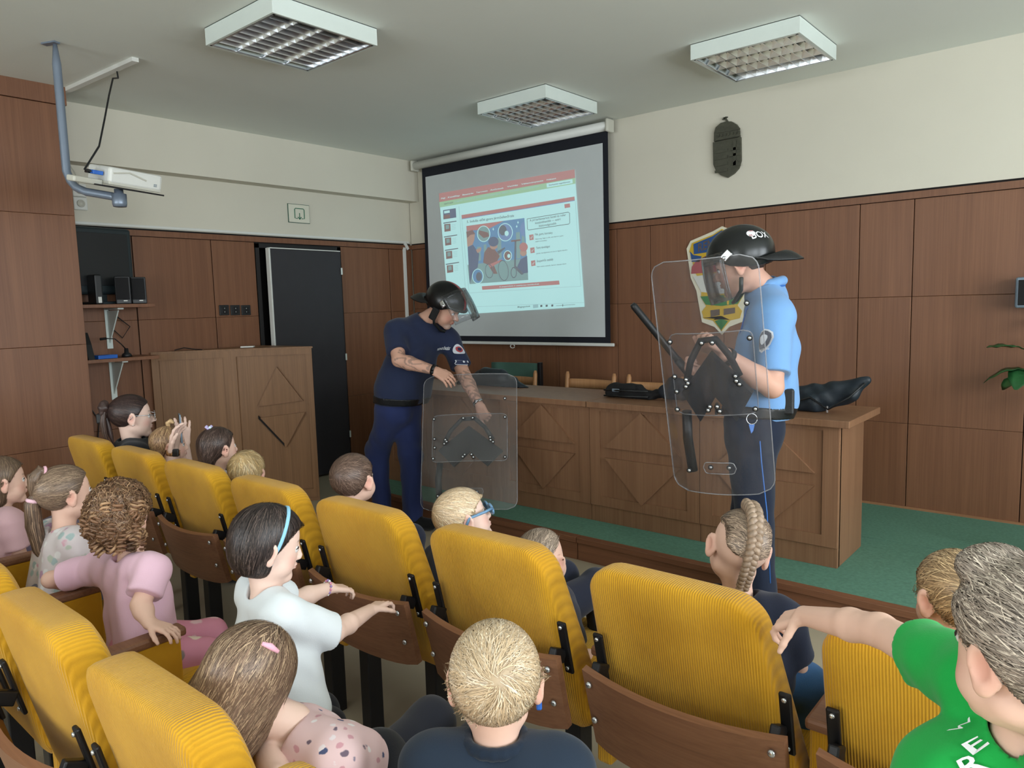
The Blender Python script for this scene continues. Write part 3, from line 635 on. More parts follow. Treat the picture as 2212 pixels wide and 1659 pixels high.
# ================================================================== chairs, bags and jacket behind / on the desk
def desk_chair(cx, cy, rz, label, uph=None):
    t = thing('wooden_chair', (cx, cy, PLAT), label, 'chair', 'chairs behind the speaker desk', rz)
    for sx in (-1, 1):
        MB().tube([(sx*.215, -.20, 0), (sx*.215, -.20, .46)], .018, 10).build('leg', 'chair_wood', t, True)
        MB().tube([(sx*.215, .20, 0), (sx*.215, .21, .45), (sx*.215, .25, .80), (sx*.215, .252, .825)], [.018, .020, .018, .010], 10).build('leg', 'chair_wood', t, True)
    MB().box((0, 0, .455), (.44, .44, .05), None, .015).build('seat', 'green_cloth', t)
    G = np.array([[(x, .235+.035*(1-(x/.215)**2), z) for z in (.70, .735, .77)] for x in np.linspace(-.215, .215, 11)])
    MB().grid(G, np.array((0, .016, 0))).build('back_rail', 'chair_wood', t, True)
    if uph:
        G = np.array([[(x, .262+.02*(1-(x/.23)**2), z) for z in (.52, .70, .88)] for x in np.linspace(-.24, .24, 9)]); MB().grid(G, np.array((0, .03, 0))).build('back_pad', 'green_cloth', t, True)
        MB().b2((.235, .25, .3), (.265, .29, .89), .004).build('frame_post', 'black_metal', t)
desk_chair(2.42, -.66, math.radians(0), 'wooden chair behind the middle of the desk')
desk_chair(1.72, -.72, math.radians(4), 'green-backed chair behind the desk with a dark jacket over it', True)
desk_chair(2.98, -.66, math.radians(0), 'wooden chair behind the desk next to the black belt bag')
# jacket, bags: soft cloth built later with the figures
# ================================================================== coat of arms and emblem on the front wall
def wall_poly(pts, y, depth, name, mat, parent, org, bev=0):
    P = [on(p[0], p[1], 1, y) for p in pts]; m = MB().prism(P, (0, -1, 0), depth); return m.build(name, mat, parent, origin=org)
arms = thing('coat_of_arms', on(1572, 385, 1, 0), 'bronze coat of arms plaque with a crown on the cream wall', 'plaque'); O_ = np.array(arms.location)
def z7(x, y): return (1450+x/4.255, 30+y/4.255)
sh = [(395, 1185), (647, 1135), (650, 1350), (630, 1420), (585, 1470), (525, 1508), (470, 1488), (425, 1450), (400, 1390)]
wall_poly([z7(*p) for p in sh], 0.004, .025, 'shield', 'bronze', arms, O_)
cr = [(408, 1178), (410, 1100), (425, 1050), (470, 1010), (520, 995), (570, 995), (610, 1020), (632, 1050), (636, 1100), (640, 1134)]
wall_poly([z7(*p) for p in cr], 0.004, .032, 'crown', 'bronze', arms, O_)
for (a, b, w_) in (((525, 995), (495, 955), 9), ((482, 975), (518, 948), 8)):
    wall_poly([z7(a[0]-w_, a[1]), z7(a[0]+w_, a[1]), z7(b[0]+w_, b[1]), z7(b[0]-w_, b[1])], 0.004, .02, 'cross', 'bronze', arms, O_)
for y in (1240, 1300, 1360, 1420): wall_poly([z7(402, y+22), z7(520, y), z7(520, y+24), z7(404, y+46)], -.02, .006, 'stripe', 'bronze', arms, O_)
for r_ in (((572, 1170), (598, 1165), (598, 1390), (572, 1395)), ((545, 1235), (625, 1220), (625, 1245), (545, 1260)), ((535, 1290), (635, 1272), (635, 1297), (535, 1315)), ((545, 1395), (600, 1340), (640, 1375), (640, 1395))): wall_poly([z7(*p) for p in r_], -.02, .008, 'double_cross', 'bronze', arms, O_)
for r_ in (((412, 1150), (636, 1108), (636, 1122), (412, 1166)), ((418, 1085), (634, 1050), (634, 1062), (418, 1098))): wall_poly([z7(*p) for p in r_], -.027, .006, 'crown_band', 'bronze', arms, O_)
for x in range(430, 630, 32): wall_poly([z7(x, 1135-(x-430)*.18), z7(x+14, 1131-(x-430)*.18), z7(x+14, 1108-(x-430)*.18), z7(x, 1112-(x-430)*.18)], -.027, .008, 'crown_stone', 'bronze', arms, O_)
# colourful police emblem
flat('emblem_cream', (226, 220, 196), .5, var=.02); flat('emblem_blue', (34, 74, 130), .5); flat('emblem_red', (164, 56, 66), .5); flat('emblem_white', (214, 214, 206), .5, var=.02); flat('emblem_green', (40, 120, 60), .5); flat('emblem_gold', (206, 168, 40), .45); flat('emblem_brown', (96, 80, 70), .6)
emb = thing('wall_emblem', on(1570, 730, 1, 0), 'colourful shield emblem on the panelling behind the visor officer', 'emblem'); O_ = np.array(emb.location)
def z3(x, y): return (1350+x/3.3184, 450+y/3.3184)
def sym(l, cx=702, lift=0):                                   # mirror the measured left half about the emblem's axis
    L = [on(*z3(*p), 1, 0) for p in l]; ax = on(*z3(cx, 500), 1, 0)[0]
    return L+[np.array((2*ax-p[0], p[1], p[2])) for p in L[::-1]]
def epoly(l, y, dep, mat, nm, both=True):
    P = sym(l) if both else [on(*z3(*p), 1, 0) for p in l]
    P = [np.array((p[0], y, p[2])) for p in P]; return MB().prism(P, (0, -1, 0), dep).build(nm, mat, emb, origin=O_)
epoly([(702, 130), (640, 165), (478, 235), (450, 290), (480, 500), (520, 590), (560, 815), (650, 850), (702, 905)], -.005, .014, 'emblem_cream', 'board')
epoly([(702, 150), (640, 190), (490, 250), (470, 310), (490, 345), (500, 440), (560, 545), (555, 640), (590, 700), (560, 740), (575, 790), (640, 805), (702, 880)], -.019, .003, 'emblem_gold', 'gold_edge')
epoly([(702, 160), (640, 200), (502, 258), (505, 330), (702, 300)], -.022, .003, 'emblem_blue', 'blue_field')
epoly([(478, 310), (500, 335), (560, 345), (545, 385), (490, 385)], -.022, .003, 'emblem_blue', 'blue_field', False)
epoly([(702, 320), (585, 345), (520, 380), (490, 420), (485, 470), (702, 455)], -.022, .003, 'emblem_red', 'red_field')
epoly([(702, 460), (500, 490), (560, 600), (702, 612)], -.022, .003, 'emblem_white', 'white_field')
epoly([(702, 622), (552, 632), (590, 690), (702, 700)], -.022, .003, 'emblem_green', 'green_field')
epoly([(702, 705), (600, 700), (575, 720), (570, 785), (640, 800), (702, 770)], -.022, .003, 'emblem_gold', 'gold_field')
epoly([(625, 730), (690, 722), (690, 765), (628, 778)], -.026, .003, 'emblem_brown', 'brown_window', False); epoly([(720, 720), (800, 710), (800, 750), (720, 765)], -.026, .003, 'emblem_brown', 'brown_window', False)
epoly([(702, 790), (655, 808), (702, 872)], -.022, .003, 'emblem_green', 'green_tip')
for x in (640, 750): epoly([(x-30, 625), (x+30, 622), (x+15, 655), (x-15, 658)], -.026, .003, 'emblem_gold', 'gold_leaf', False); epoly([(x-8, 655), (x+8, 655), (x+6, 690), (x-6, 690)], -.026, .003, 'emblem_gold', 'gold_leaf', False)
V, Fc, w_ = text_flat('RENDŐRSÉG', True)
A = on(*z3(525, 312), 1, -.026); B_ = sym([(525, 312)])[1]; P = []
for v in V:
    u = v[0]/w_; P.append((A[0]+(B_[0]-A[0])*u, -.0262, A[2]+v[1]*.085+.03*math.sin(math.pi*u)))
mesh_obj('lettering', P, Fc, 'emblem_brown', emb, origin=O_)
# ================================================================== exit sign, switches, shelf corner
sg = thing('exit_sign', on(644, 461, 0, 0), 'small exit sign plate with green arrow above the door', 'sign'); O_ = np.array(sg.location)
P = [on(px, py, 0, 0) for px, py in ((623, 441), (666, 444), (667, 482), (624, 480))]; ys = [p[1] for p in P]; zs = [p[2] for p in P]
y0, y1, z0, z1 = min(ys), max(ys), sum(zs[2:])/2, sum(zs[:2])/2
MB().b2((-.004, y0, z0), (.010, y1, z1), .003).build('plate', 'sign_face', sg, origin=O_)
m = MB(); yc, zc = (y0+y1)/2, (z0+z1)/2; w2 = (y1-y0)*.23; hh_ = (z1-z0)*.28
pts = [(.0125, yc-w2*.45, zc-hh_), (.0125, yc-w2, zc-hh_*.95), (.0125, yc-w2, zc+hh_*.8), (.0125, yc-w2*.8, zc+hh_), (.0125, yc+w2*.8, zc+hh_), (.0125, yc+w2, zc+hh_*.8), (.0125, yc+w2, zc-hh_*.95), (.0125, yc+w2*.45, zc-hh_)]
m.tube(pts, .0035, 6); m.tube([(.0125, yc, zc+hh_*.1), (.0125, yc, zc-hh_*1.1)], .0035, 6); m.tube([(.0125, yc-w2*.35, zc-hh_*.7), (.0125, yc, zc-hh_*1.15), (.0125, yc+w2*.35, zc-hh_*.7)], .0035, 6); m.build('arrow_mark', 'green_ink', sg, origin=O_)
m = MB(); m.b2((-.005, y0-.004, z0-.004), (.004, y1+.004, z1+.004)); m.build('rim', 'green_cloth', sg, origin=O_)
for k, (px, lb) in enumerate(((483, 'black wall switch plate left of the dark door, leftmost of three'), (507, 'black wall switch plate left of the dark door, middle of three'), (530, 'black wall switch plate left of the dark door, nearest the door'))):
    p = on(px, 670, 0, 0); t = thing('wall_switch', (0, p[1], p[2]), lb, 'switch', 'black wall switches')
    MB().box((.008, 0, 0), (.010, .082, .082), None, .003).build('plate', 'black_plastic', t); MB().box((.014, 0, 0), (.006, .05, .055), None, .002).build('rocker', 'black_metal', t)
    for zz in (.014, -.014): MB().box((.0175, 0, zz), (.002, .004, .006)).build('mark', 'white_plastic', t)
SX = .29
for (py, lb) in ((660, 'upper wooden wall shelf holding the monitor'), (775, 'lower wooden wall shelf holding the microphone')):
    z = on(290, py, 0, SX)[2]; t = thing('wall_shelf', (0, -2.95, z), lb, 'shelf', 'wall shelves in the corner by the pillar')
    MB().b2((.002, -.285, -.012), (SX, .235, .012), .002).build('shelf_board', 'panel_wood', t); yb = .02
    b = MB(); b.b2((.004, yb-.02, -.30), (.012, yb+.02, -.012), .002); b.b2((.012, yb-.02, -.024), (SX-.05, yb+.02, -.013), .002); b.prism([(.012, yb-.004, -.26), (.012, yb-.004, -.03), (.20, yb-.004, -.03)], (0, 1, 0), .008); b.build('bracket', 'white_metal', t)
zs1 = on(290, 660, 0, SX)[2]+.0125; zs2 = on(290, 775, 0, SX)[2]+.0125
tv = thing('monitor', (.1, -3.0, zs1), 'dark flat monitor on the upper shelf in the corner', 'monitor'); O_ = np.array(tv.location)
Rm = rotz(math.radians(8)); m = MB(); m.box((.10, -2.99, zs1+.30), (.05, .46, .46), Rm, .018); m.build('case', 'tv_case', tv, origin=O_)
m = MB(); m.box((.128, -2.99, zs1+.31), (.006, .40, .36), Rm, .002); m.build('screen', 'black_plastic', tv, origin=O_)
m = MB(); m.box((.10, -2.99, zs1+.01), (.16, .2, .02), Rm, .004); m.box((.09, -2.99, zs1+.05), (.03, .06, .08), Rm); m.build('foot', 'tv_case', tv, origin=O_)
for (yy, lb, hgt) in ((-2.90, 'small black loudspeaker on the upper shelf, left of two', .19), (-2.795, 'small black loudspeaker on the upper shelf, right of two', .185)):
    t = thing('loudspeaker', (.225, yy, zs1), lb, 'speaker', 'small shelf loudspeakers'); MB().box((0, 0, hgt/2), (.10, .095, hgt), rotz(math.radians(-20)), .006).build('cabinet', 'black_plastic', t)
    MB().box((.048, -.02, hgt/2+.01), (.006, .08, hgt*.8), rotz(math.radians(-20)), .002).build('grille', 'black_foam', t); MB().box((.052, -.008, .022), (.003, .024, .006), rotz(math.radians(-20))).build('logo', 'white_plastic', t)
t = thing('thin_client', (.2, -3.07, zs1), 'black narrow computer box beside the loudspeakers on the upper shelf', 'computer'); MB().box((0, 0, .10), (.14, .05, .20), None, .01).build('case', 'black_plastic', t); MB().box((.072, 0, .03), (.002, .022, .04)).build('sticker', 'white_plastic', t)
t = thing('modem', (.2, -3.16, zs2), 'black upright modem at the left end of the lower shelf', 'modem'); MB().prism([(-.08, -.02, .0), (.09, -.02, 0), (.05, -.02, .10), (.0, -.02, .18), (-.08, -.02, .18)], (0, 1, 0), .04).build('case', 'black_plastic', t)
tag(MB().box((.235, -3.06, zs2+.013), (.10, .13, .025), rotz(.1), .003).build('blue_box', 'blue_plastic'), 'flat blue box on the lower shelf', 'box')
t = thing('desk_microphone', (.2, -2.90, zs2), 'black gooseneck microphone on the lower shelf', 'microphone'); MB().lathe([(.035, 0), (.03, .02), (.015, .03), (.013, .06)], 12).build('base', 'black_plastic', t, True)
MB().tube([(0, 0, .05), (0, -.03, .09), (0, -.07, .13), (0, -.13, .135)], .004, 6).build('gooseneck', 'black_metal', t, True); MB().tube([(0, -.125, .135), (0, -.165, .132)], [.008, .009], 8).build('head', 'black_foam', t, True)
for (pts, lb) in (([(.02, -2.93, zs1-.03), (.03, -2.86, zs1-.10), (.05, -2.80, zs1-.16), (.03, -2.85, zs1-.24), (.02, -2.92, zs1-.16)], 'thin black cable looped below the upper shelf'), ([(.02, -3.12, zs2-.02), (.02, -3.15, zs2-.25), (.02, -3.05, zs2-.45), (.02, -3.1, .45), (.02, -3.12, .02)], 'thin black cable hanging below the lower shelf')):
    tag(MB().tube(pts, .004, 6).build('cable', 'black_plastic'), lb, 'cable')
# ================================================================== projector on its arm
arm = thing('projector_mount', (1.263, -3.556, CEIL), 'grey bent pipe arm hanging from the ceiling carrying the projector', 'mount'); O_ = np.array(arm.location)
pb = np.array((1.263, -3.556, 0)); capp = at(258, 432, 3.85)
m = MB(); m.tube([(1.263, -3.556, 2.90), (1.263, -3.556, 2.80), (1.263, -3.556, 2.26), (1.275, -3.545, 2.21), (1.30, -3.53, 2.175), (1.345, -3.50, 2.15), capp+(-.03, -.02, .02), capp], [.010, .021, .021, .021, .021, .021, .021, .021], 14); m.build('pipe', 'pole_grey', arm, True, O_)
MB().box((1.235, -3.567, CEIL-.004), (.09, .035, .008), rotz(.4)).build('ceiling_plate', 'pole_grey', arm, origin=O_)
MB().lathe([(.032, -.035), (.036, -.02), (.036, .03), (.022, .034), (.022, .055)], 18, None, capp).build('swivel', 'pole_grey', arm, True, O_)
ctr = capp+np.array((-.045, .03, .068)); RF = np.array(Matrix.Rotation(math.radians(9), 3, Vector(tuple(_F)))); Rp = RF@rotz(math.radians(6))@rotx(math.radians(2))@roty(math.radians(4))
MB().box(ctr, (.27, .33, .008), Rp, .002).build('plate', 'black_metal', arm, origin=O_)
prj = thing('projector', ctr, 'white projector tilted on the plate of the ceiling arm', 'projector'); O_ = np.array(ctr)
Rq = Rp; up = Rq@np.array((0, 0, 1.0))
def pj(v): return ctr+Rq@np.array(v, float)
m = MB(); m.box(pj((.0, .02, .058)), (.23, .28, .085), Rq, .014); m.build('case', 'white_plastic', prj, origin=O_)
m = MB(); m.box(pj((.0, .02, .022)), (.225, .275, .022), Rq, .004); m.build('base', 'pale_plastic', prj, origin=O_)
MB().tube([pj((.118, -.10, .07)), pj((.12, -.02, .085)), pj((.118, .07, .06))], .004, 6).build('side_groove', 'pale_plastic', prj, origin=O_)
for k in range(6): MB().box(pj((.1165, .115+.006*(k % 3), .04+.008*(k//3))), (.002, .003, .006), Rq).build('vent_slot', 'grey_steel', prj, origin=O_)
m = MB(); m.tube([pj((0, .155, .06)), pj((0, .185, .06))], .035, 16); m.build('lens_barrel', 'black_plastic', prj, origin=O_)
for (x, c) in ((.05, 'blue_plastic'), (-.01, 'black_plastic')):
    MB().box(pj((x, -.15, .06)), (.035, .05, .02), Rq, .003).build('plug', c, prj, origin=O_)
adp = MB().box(pj((.04, -.20, .012)), (.06, .16, .03), Rq@rotz(.2), .008); tag(adp.build('power_adapter', 'pale_plastic'), 'pale power adapter lying beside the projector', 'adapter')
q0 = pj((.05, -.17, .06)); c0 = on(252, 150, 2, CEIL-.01)
pts = [c0, c0+(0.01, 0, -.05)] + [c0*(1-s)+q0*s+np.array((.03*math.sin(math.pi*s), .0, .10*math.sin(math.pi*s)*(1-s)-.0)) for s in (.2, .4, .6, .8)]+[q0+np.array((-.02, -.03, .01)), q0]
tag(MB().tube(pts, .005, 6).build('cable', 'black_plastic'), 'black cable hanging from the ceiling duct to the projector', 'cable')
a, b = on(140, 193, 2, CEIL), on(292, 124, 2, CEIL); m = MB(); m.prism([a+(0, -.018, 0), b+(0, -.018, 0), b+(0, .018, 0), a+(0, .018, 0)], (0, 0, -1), .022); tag(m.build('cable_duct', 'white_plastic'), 'white cable duct on the ceiling above the projector', 'duct')
so = thing('wall_socket', (.0, -3.1, 2.32), 'white double wall socket behind the projector', 'socket'); p = on(165, 425, 0, .0); so.location = (0, p[1]+.02, p[2]); 
for dz in (.045, -.045):
    MB().box((.006, 0, dz), (.014, .088, .088), None, .006).build('plate', 'white_plastic', so); MB().lathe([(.024, 0), (.026, .006), (.02, .007), (.018, .002)], 16, roty(math.pi/2), (.013, 0, dz)).build('insert', 'pale_plastic', so, True)
sp_ = np.array(so.location); tag(MB().tube([sp_+(.02, 0, .045), sp_+(.05, -.02, .12), (.15, -3.2, 2.63), (.16, -3.22, 2.70)], .0035, 6).build('cable', 'pale_plastic'), 'thin grey cable between the wall socket and the pillar', 'cable')
# ================================================================== right edge: speaker, plant, chair
t = thing('loudspeaker', (5.17, -.09, 1.40), 'grey wall loudspeaker at the right edge of the photo', 'speaker'); MB().box((0, 0, .085), (.17, .15, .17), None, .012).build('cabinet', 'grey_steel', t); MB().box((0, -.078, .085), (.14, .006, .14), None, .002).build('grille', 'black_foam', t); MB().b2((-.02, .075, .05), (.02, .086, .12)).build('mount', 'black_metal', t)
def leaf(base, d, L, wd, droop, parent, org):
    n = 8; G = np.zeros((n, 5, 3)); d = unit(d); side = unit(np.cross(d, (0, 0, 1)));
    for i in range(n):
        s = i/(n-1); c = np.array(base)+d*L*s+np.array((0, 0, -droop*s*s)); ww = wd*(math.sin(math.pi*min(1, s*.93+.05)))**.75
        for j in range(5): v = (j-2)/2; G[i, j] = c+side*ww*v+np.array((0, 0, .18*abs(v)*ww+.004*math.sin(i*2.2)))
    return MB().grid(G, np.array((0, 0, .0015))).build('leaf', 'leaf_green', parent, True, org)
pt = thing('potted_plant', (5.50, -1.12, PLAT), 'leafy green plant at the right edge before the panelling', 'plant'); O_ = np.array(pt.location)
MB().lathe([(.10, 0), (.14, .22), (.15, .25), (.135, .25), (.12, .20)], 18).build('pot', 'black_plastic', pt, True)
MB().tube([(0, 0, .2), (.01, 0, .5), (-.01, .01, .85), (0, 0, 1.15)], .010, 8).build('stem', 'chair_wood', pt, True)
rng = random.Random(4)
for (px, py, d_, dx, dy, L_, ww, dr) in ((2205, 752, 4.0, -.7, -.25, .14, .05, .02), (2212, 800, 4.0, -.9, -.1, .16, .055, .10), (2225, 800, 4.0, -.2, -.6, .13, .05, .12), (2215, 745, 4.0, .5, .1, .16, .055, .03), (2235, 780, 4.0, .7, -.3, .17, .06, .1), (2240, 700, 4.0, .2, .6, .15, .05, .02), (2230, 850, 4.0, .6, .5, .17, .055, .1), (2225, 820, 4.0, -.6, .5, .15, .05, .1)):
    b = at(px, py, d_); leaf(b, (dx, dy, .1), L_*1.15, ww*1.45, dr, pt, O_); MB().tube([(0, 0, b[2]-O_[2]-.04), b-O_], .004, 5).build('twig', 'leaf_green', pt)
t = thing('equipment_stand', (5.36, -.62, PLAT), 'dark stand at the right edge of the stage', 'stand'); MB().lathe([(.13, 0), (.13, .015), (.03, .05), (.02, .3)], 16).build('base', 'black_plastic', t, True); MB().cyl((0, 0, .28), (0, 0, .62), .018, 10).build('post', 'black_metal', t, True)
# ================================================================== smooth implicit bodies -> meshes
f32 = np.float32
def dcone(P, a, b, r1, r2):
    a = np.asarray(a, f32); ba = np.asarray(b, f32)-a; pa = P-a
    t = np.clip((pa@ba)/max(float(ba@ba), 1e-9), 0, 1)
    return np.linalg.norm(pa-t[:, None]*ba, axis=1)-(r1+(r2-r1)*t)
def dell(P, c, r, R=None):
    q = P-np.asarray(c, f32)
    if R is not None: q = q@np.asarray(R, f32)          # columns of R = axes of the ellipsoid
    r = np.asarray(r, f32); k0 = np.linalg.norm(q/r, axis=1); k1 = np.linalg.norm(q/(r*r), axis=1)+1e-9
    return k0*(k0-1)/k1
def drbox(P, c, h, rad, R=None):
    q = P-np.asarray(c, f32)
    if R is not None: q = q@np.asarray(R, f32)
    q = np.abs(q)-(np.asarray(h, f32)-rad); return np.linalg.norm(np.maximum(q, 0), axis=1)+np.minimum(q.max(1), 0)-rad
def smin(a, b, k):
    if k <= 0: return np.minimum(a, b)
    h = np.clip(.5+.5*(b-a)/k, 0, 1); return b+(a-b)*h-k*h*(1-h)
def smax(a, b, k): return -smin(-a, -b, k)
def prim(P, p):
    if p[0] == 'c': return dcone(P, *p[1:5])
    if p[0] == 'e': return dell(P, *p[1:])
    if p[0] == 'b': return drbox(P, *p[1:])
    if p[0] == 'f': return p[1](P)
def union(prims, k=.02):
    def f(P):
        d = None
        for p in prims:
            q = prim(P, p); d = q if d is None else smin(d, q, k)
        return d
    return f
def bounded(fn, c, R, m=.03):                             # evaluate fn only near c
    c = np.asarray(c, f32)
    def f(P):
        L = np.linalg.norm(P-c, axis=1); d = (L-R+m).astype(f32); k = L < R
        if k.any(): d[k] = fn(P[k])
        return d
    return f
def sdf_mesh(fn, lo, hi, h, refine=True):
    lo = np.asarray(lo, float); hi = np.asarray(hi, float); S = 4
    nc = np.maximum(np.ceil((hi-lo)/(h*S)).astype(int), 1); n = nc*S
    g = np.stack(np.meshgrid(*[np.arange(k) for k in nc], indexing='ij'), -1).reshape(-1, 3)
    d = fn((lo+(g+.5)*h*S).astype(f32))
    keep = np.abs(d) < h*S*1.5
    g = g[keep]*S
    o = np.stack(np.meshgrid(*[np.arange(S)]*3, indexing='ij'), -1).reshape(-1, 3)
    cells = (g[:, None]+o[None]).reshape(-1, 3)
    pm = np.zeros(n+1, bool)
    ci, cj, ck = cells.T
    for dx in (0, 1):
        for dy in (0, 1):
            for dz in (0, 1): pm[ci+dx, cj+dy, ck+dz] = True
    idx = np.argwhere(pm); val = np.full(n+1, 1.0, f32)
    val[pm] = fn((lo+idx*h).astype(f32))
    cor = [(0, 0, 0), (1, 0, 0), (0, 1, 0), (1, 1, 0), (0, 0, 1), (1, 0, 1), (0, 1, 1), (1, 1, 1)]
    v = np.stack([val[ci+a, cj+b, ck+c] for a, b, c in cor], 1); ins = v < 0; cnt = ins.sum(1)
    act = (cnt > 0) & (cnt < 8); cells = cells[act]; v = v[act]; ins = ins[act]
    if len(cells) == 0: return np.zeros((0, 3)), np.zeros((0, 4), np.int32)
    acc = np.zeros((len(cells), 3)); num = np.zeros(len(cells))
    corA = np.array(cor, float)
    for a in range(8):
        for b in range(a+1, 8):
            if np.abs(corA[a]-corA[b]).sum() != 1: continue
            s = ins[:, a] != ins[:, b]; t = v[s, a]/(v[s, a]-v[s, b]); acc[s] += corA[a]+t[:, None]*(corA[b]-corA[a]); num[s] += 1
    V = lo+(cells+acc/num[:, None])*h
    im = np.full(n, -1, np.int32); im[cells[:, 0], cells[:, 1], cells[:, 2]] = np.arange(len(cells))
    Q = []
    for ax in range(3):
        e = np.zeros(3, int); e[ax] = 1; k1 = {0: 1, 1: 2, 2: 4}[ax]
        s = ins[:, 0] != ins[:, k1]; c = cells[s]; flip = ins[s, 0]
        b_, c_ = [(1, 2), (2, 0), (0, 1)][ax]; eb = np.zeros(3, int); eb[b_] = 1; ec = np.zeros(3, int); ec[c_] = 1
        ok = (c[:, b_] > 0) & (c[:, c_] > 0); c = c[ok]; flip = flip[ok]
        q = np.stack([im[tuple(x.T)] for x in (c-eb-ec, c-ec, c, c-eb)], 1)
        q[~flip] = q[~flip][:, ::-1]; ok = (q >= 0).all(1); Q.append(q[ok])
    Q = np.concatenate(Q)
    if refine:
        Vf = V.astype(f32); d0 = fn(Vf); e = h*.25; G = np.stack([fn(Vf+np.eye(3, dtype=f32)[i]*e)-d0 for i in range(3)], 1)/e
        nn = (G**2).sum(1)+1e-6; st = -(d0/nn)[:, None]*G; L = np.linalg.norm(st, axis=1, keepdims=True); st *= np.minimum(1, h*.6/(L+1e-9)); V = V+st
    return V, Q.astype(np.int32)
def bbox(prims, pad=.03):
    lo = np.full(3, 1e9); hi = -lo
    for p in prims:
        if p[0] == 'c':
            for q, r in ((p[1], p[3]), (p[2], p[4])): lo = np.minimum(lo, np.asarray(q)-r); hi = np.maximum(hi, np.asarray(q)+r)
        elif p[0] in 'eb':
            r = float(np.linalg.norm(p[2])) if p[0] == 'b' else float(np.max(p[2])); lo = np.minimum(lo, np.asarray(p[1])-r); hi = np.maximum(hi, np.asarray(p[1])+r)
        elif p[0] == 'f': lo = np.minimum(lo, p[2]); hi = np.maximum(hi, p[3])
    return lo-pad, hi+pad
_wr = np.random.RandomState(3)
def wrinkle(P, amp, fr, seed=0):
    rs = np.random.RandomState(seed+11); s = 0
    for i in range(5):
        d = unit(rs.randn(3)); s = s+np.sin(P@(d*fr*(.6+.3*i)).astype(f32)+rs.rand()*6+1.5*np.sin(P@(unit(rs.randn(3))*fr*.4).astype(f32)))
    return (s*amp/3).astype(f32)
# ------------------------------------------------------------------ heads
def head_frame(yaw, pitch, roll):                            # columns: right, forward, up ; yaw 0 faces +y, + = to the left
    return rotz(yaw)@rotx(pitch)@roty(roll)
def head_prims_local(adult=False, fem=False, chub=.0, nose=None, ear=1.0):
    nose = nose if nose else (1.0 if adult else .62)
    # unit head: chin z=-.5, crown z=+.5, forward +y
    U = [('e', (0, -.07, .13), (.345, .43, .37)), ('e', (0, .11, -.10), (.275+chub*.2, .27, .36)), ('e', (0, .10, -.26), (.235+chub, .235, .20)),
         ('c', (-.17, -.02, -.26), (-.05, .26, -.40), .085+chub*.5, .075), ('c', (.17, -.02, -.26), (.05, .26, -.40), .085+chub*.5, .075), ('e', (0, .285, -.415), (.09, .075, .075))]
    if chub: U += [('e', (s*.15, .18, -.22), (.12, .13, .12)) for s in (-1, 1)]
    if adult and not fem: U += [('c', (-.15, .32, .075), (.15, .32, .075), .045, .045)]
    N = [('c', (0, .355, .02), (0, .365+.085*nose, -.115), .030, .047*nose**.5), ('e', (.042, .385, -.135), (.036, .05, .032)), ('e', (-.042, .385, -.135), (.036, .05, .032))]
    Lp = [('e', (0, .365, -.235), (.085, .042, .022)), ('e', (0, .36, -.275), (.075, .042, .024))]
    soc = [((s*.135, .415, .015), .075) for s in (-1, 1)]
    E = []
    for s in (-1, 1):
        R = rotz(s*math.radians(-28*ear))@rotx(math.radians(-8))
        E.append((s, R))
    def f(P):
        d = union(U, .07)(P); d = smin(d, union(N, .03)(P), .035); d = smin(d, union(Lp, .01)(P), .02)
        for c, r in soc: d = smax(d, -(np.linalg.norm((P-np.asarray(c, f32))*np.array((1/1.25, 1, 1/.8), f32), axis=1)-r), .05)
        for s, R in E:
            c = np.array((s*.365, -.045, -.02)); e1 = dell(P, c+(0, 0, .02), (.035, .105, .145), R); e2 = dell(P, c+(0, .02, -.11), (.033, .055, .06), R)
            inner = dell(P, c+R@np.array((s*.038, .022, .02)), (.034, .066, .092), R)
            e = smax(smin(e1, e2, .04), -inner, .008); d = smin(d, e, .015)
        return d
    return f
class Head:
    def __init__(s, H, hh, yaw=0, pitch=0, roll=0, **kw):
        s.H = np.asarray(H, float); s.hh = hh; s.R = head_frame(math.radians(yaw), math.radians(pitch), math.radians(roll)); s.loc = head_prims_local(**kw)
    def to(s, P): return ((P-s.H.astype(f32))@s.R.astype(f32))/f32(s.hh)
    def w(s, v): return s.H+s.R@(np.asarray(v, float)*s.hh)
    def d(s, v): return s.R@np.asarray(v, float)
    def fn(s): 
        g = lambda P: s.loc(s.to(P))*f32(s.hh)
        return bounded(g, s.H, s.hh*.82, s.hh*.1)
    def prim(s): return ('f', s.fn(), s.H-s.hh*.62, s.H+s.hh*.62)
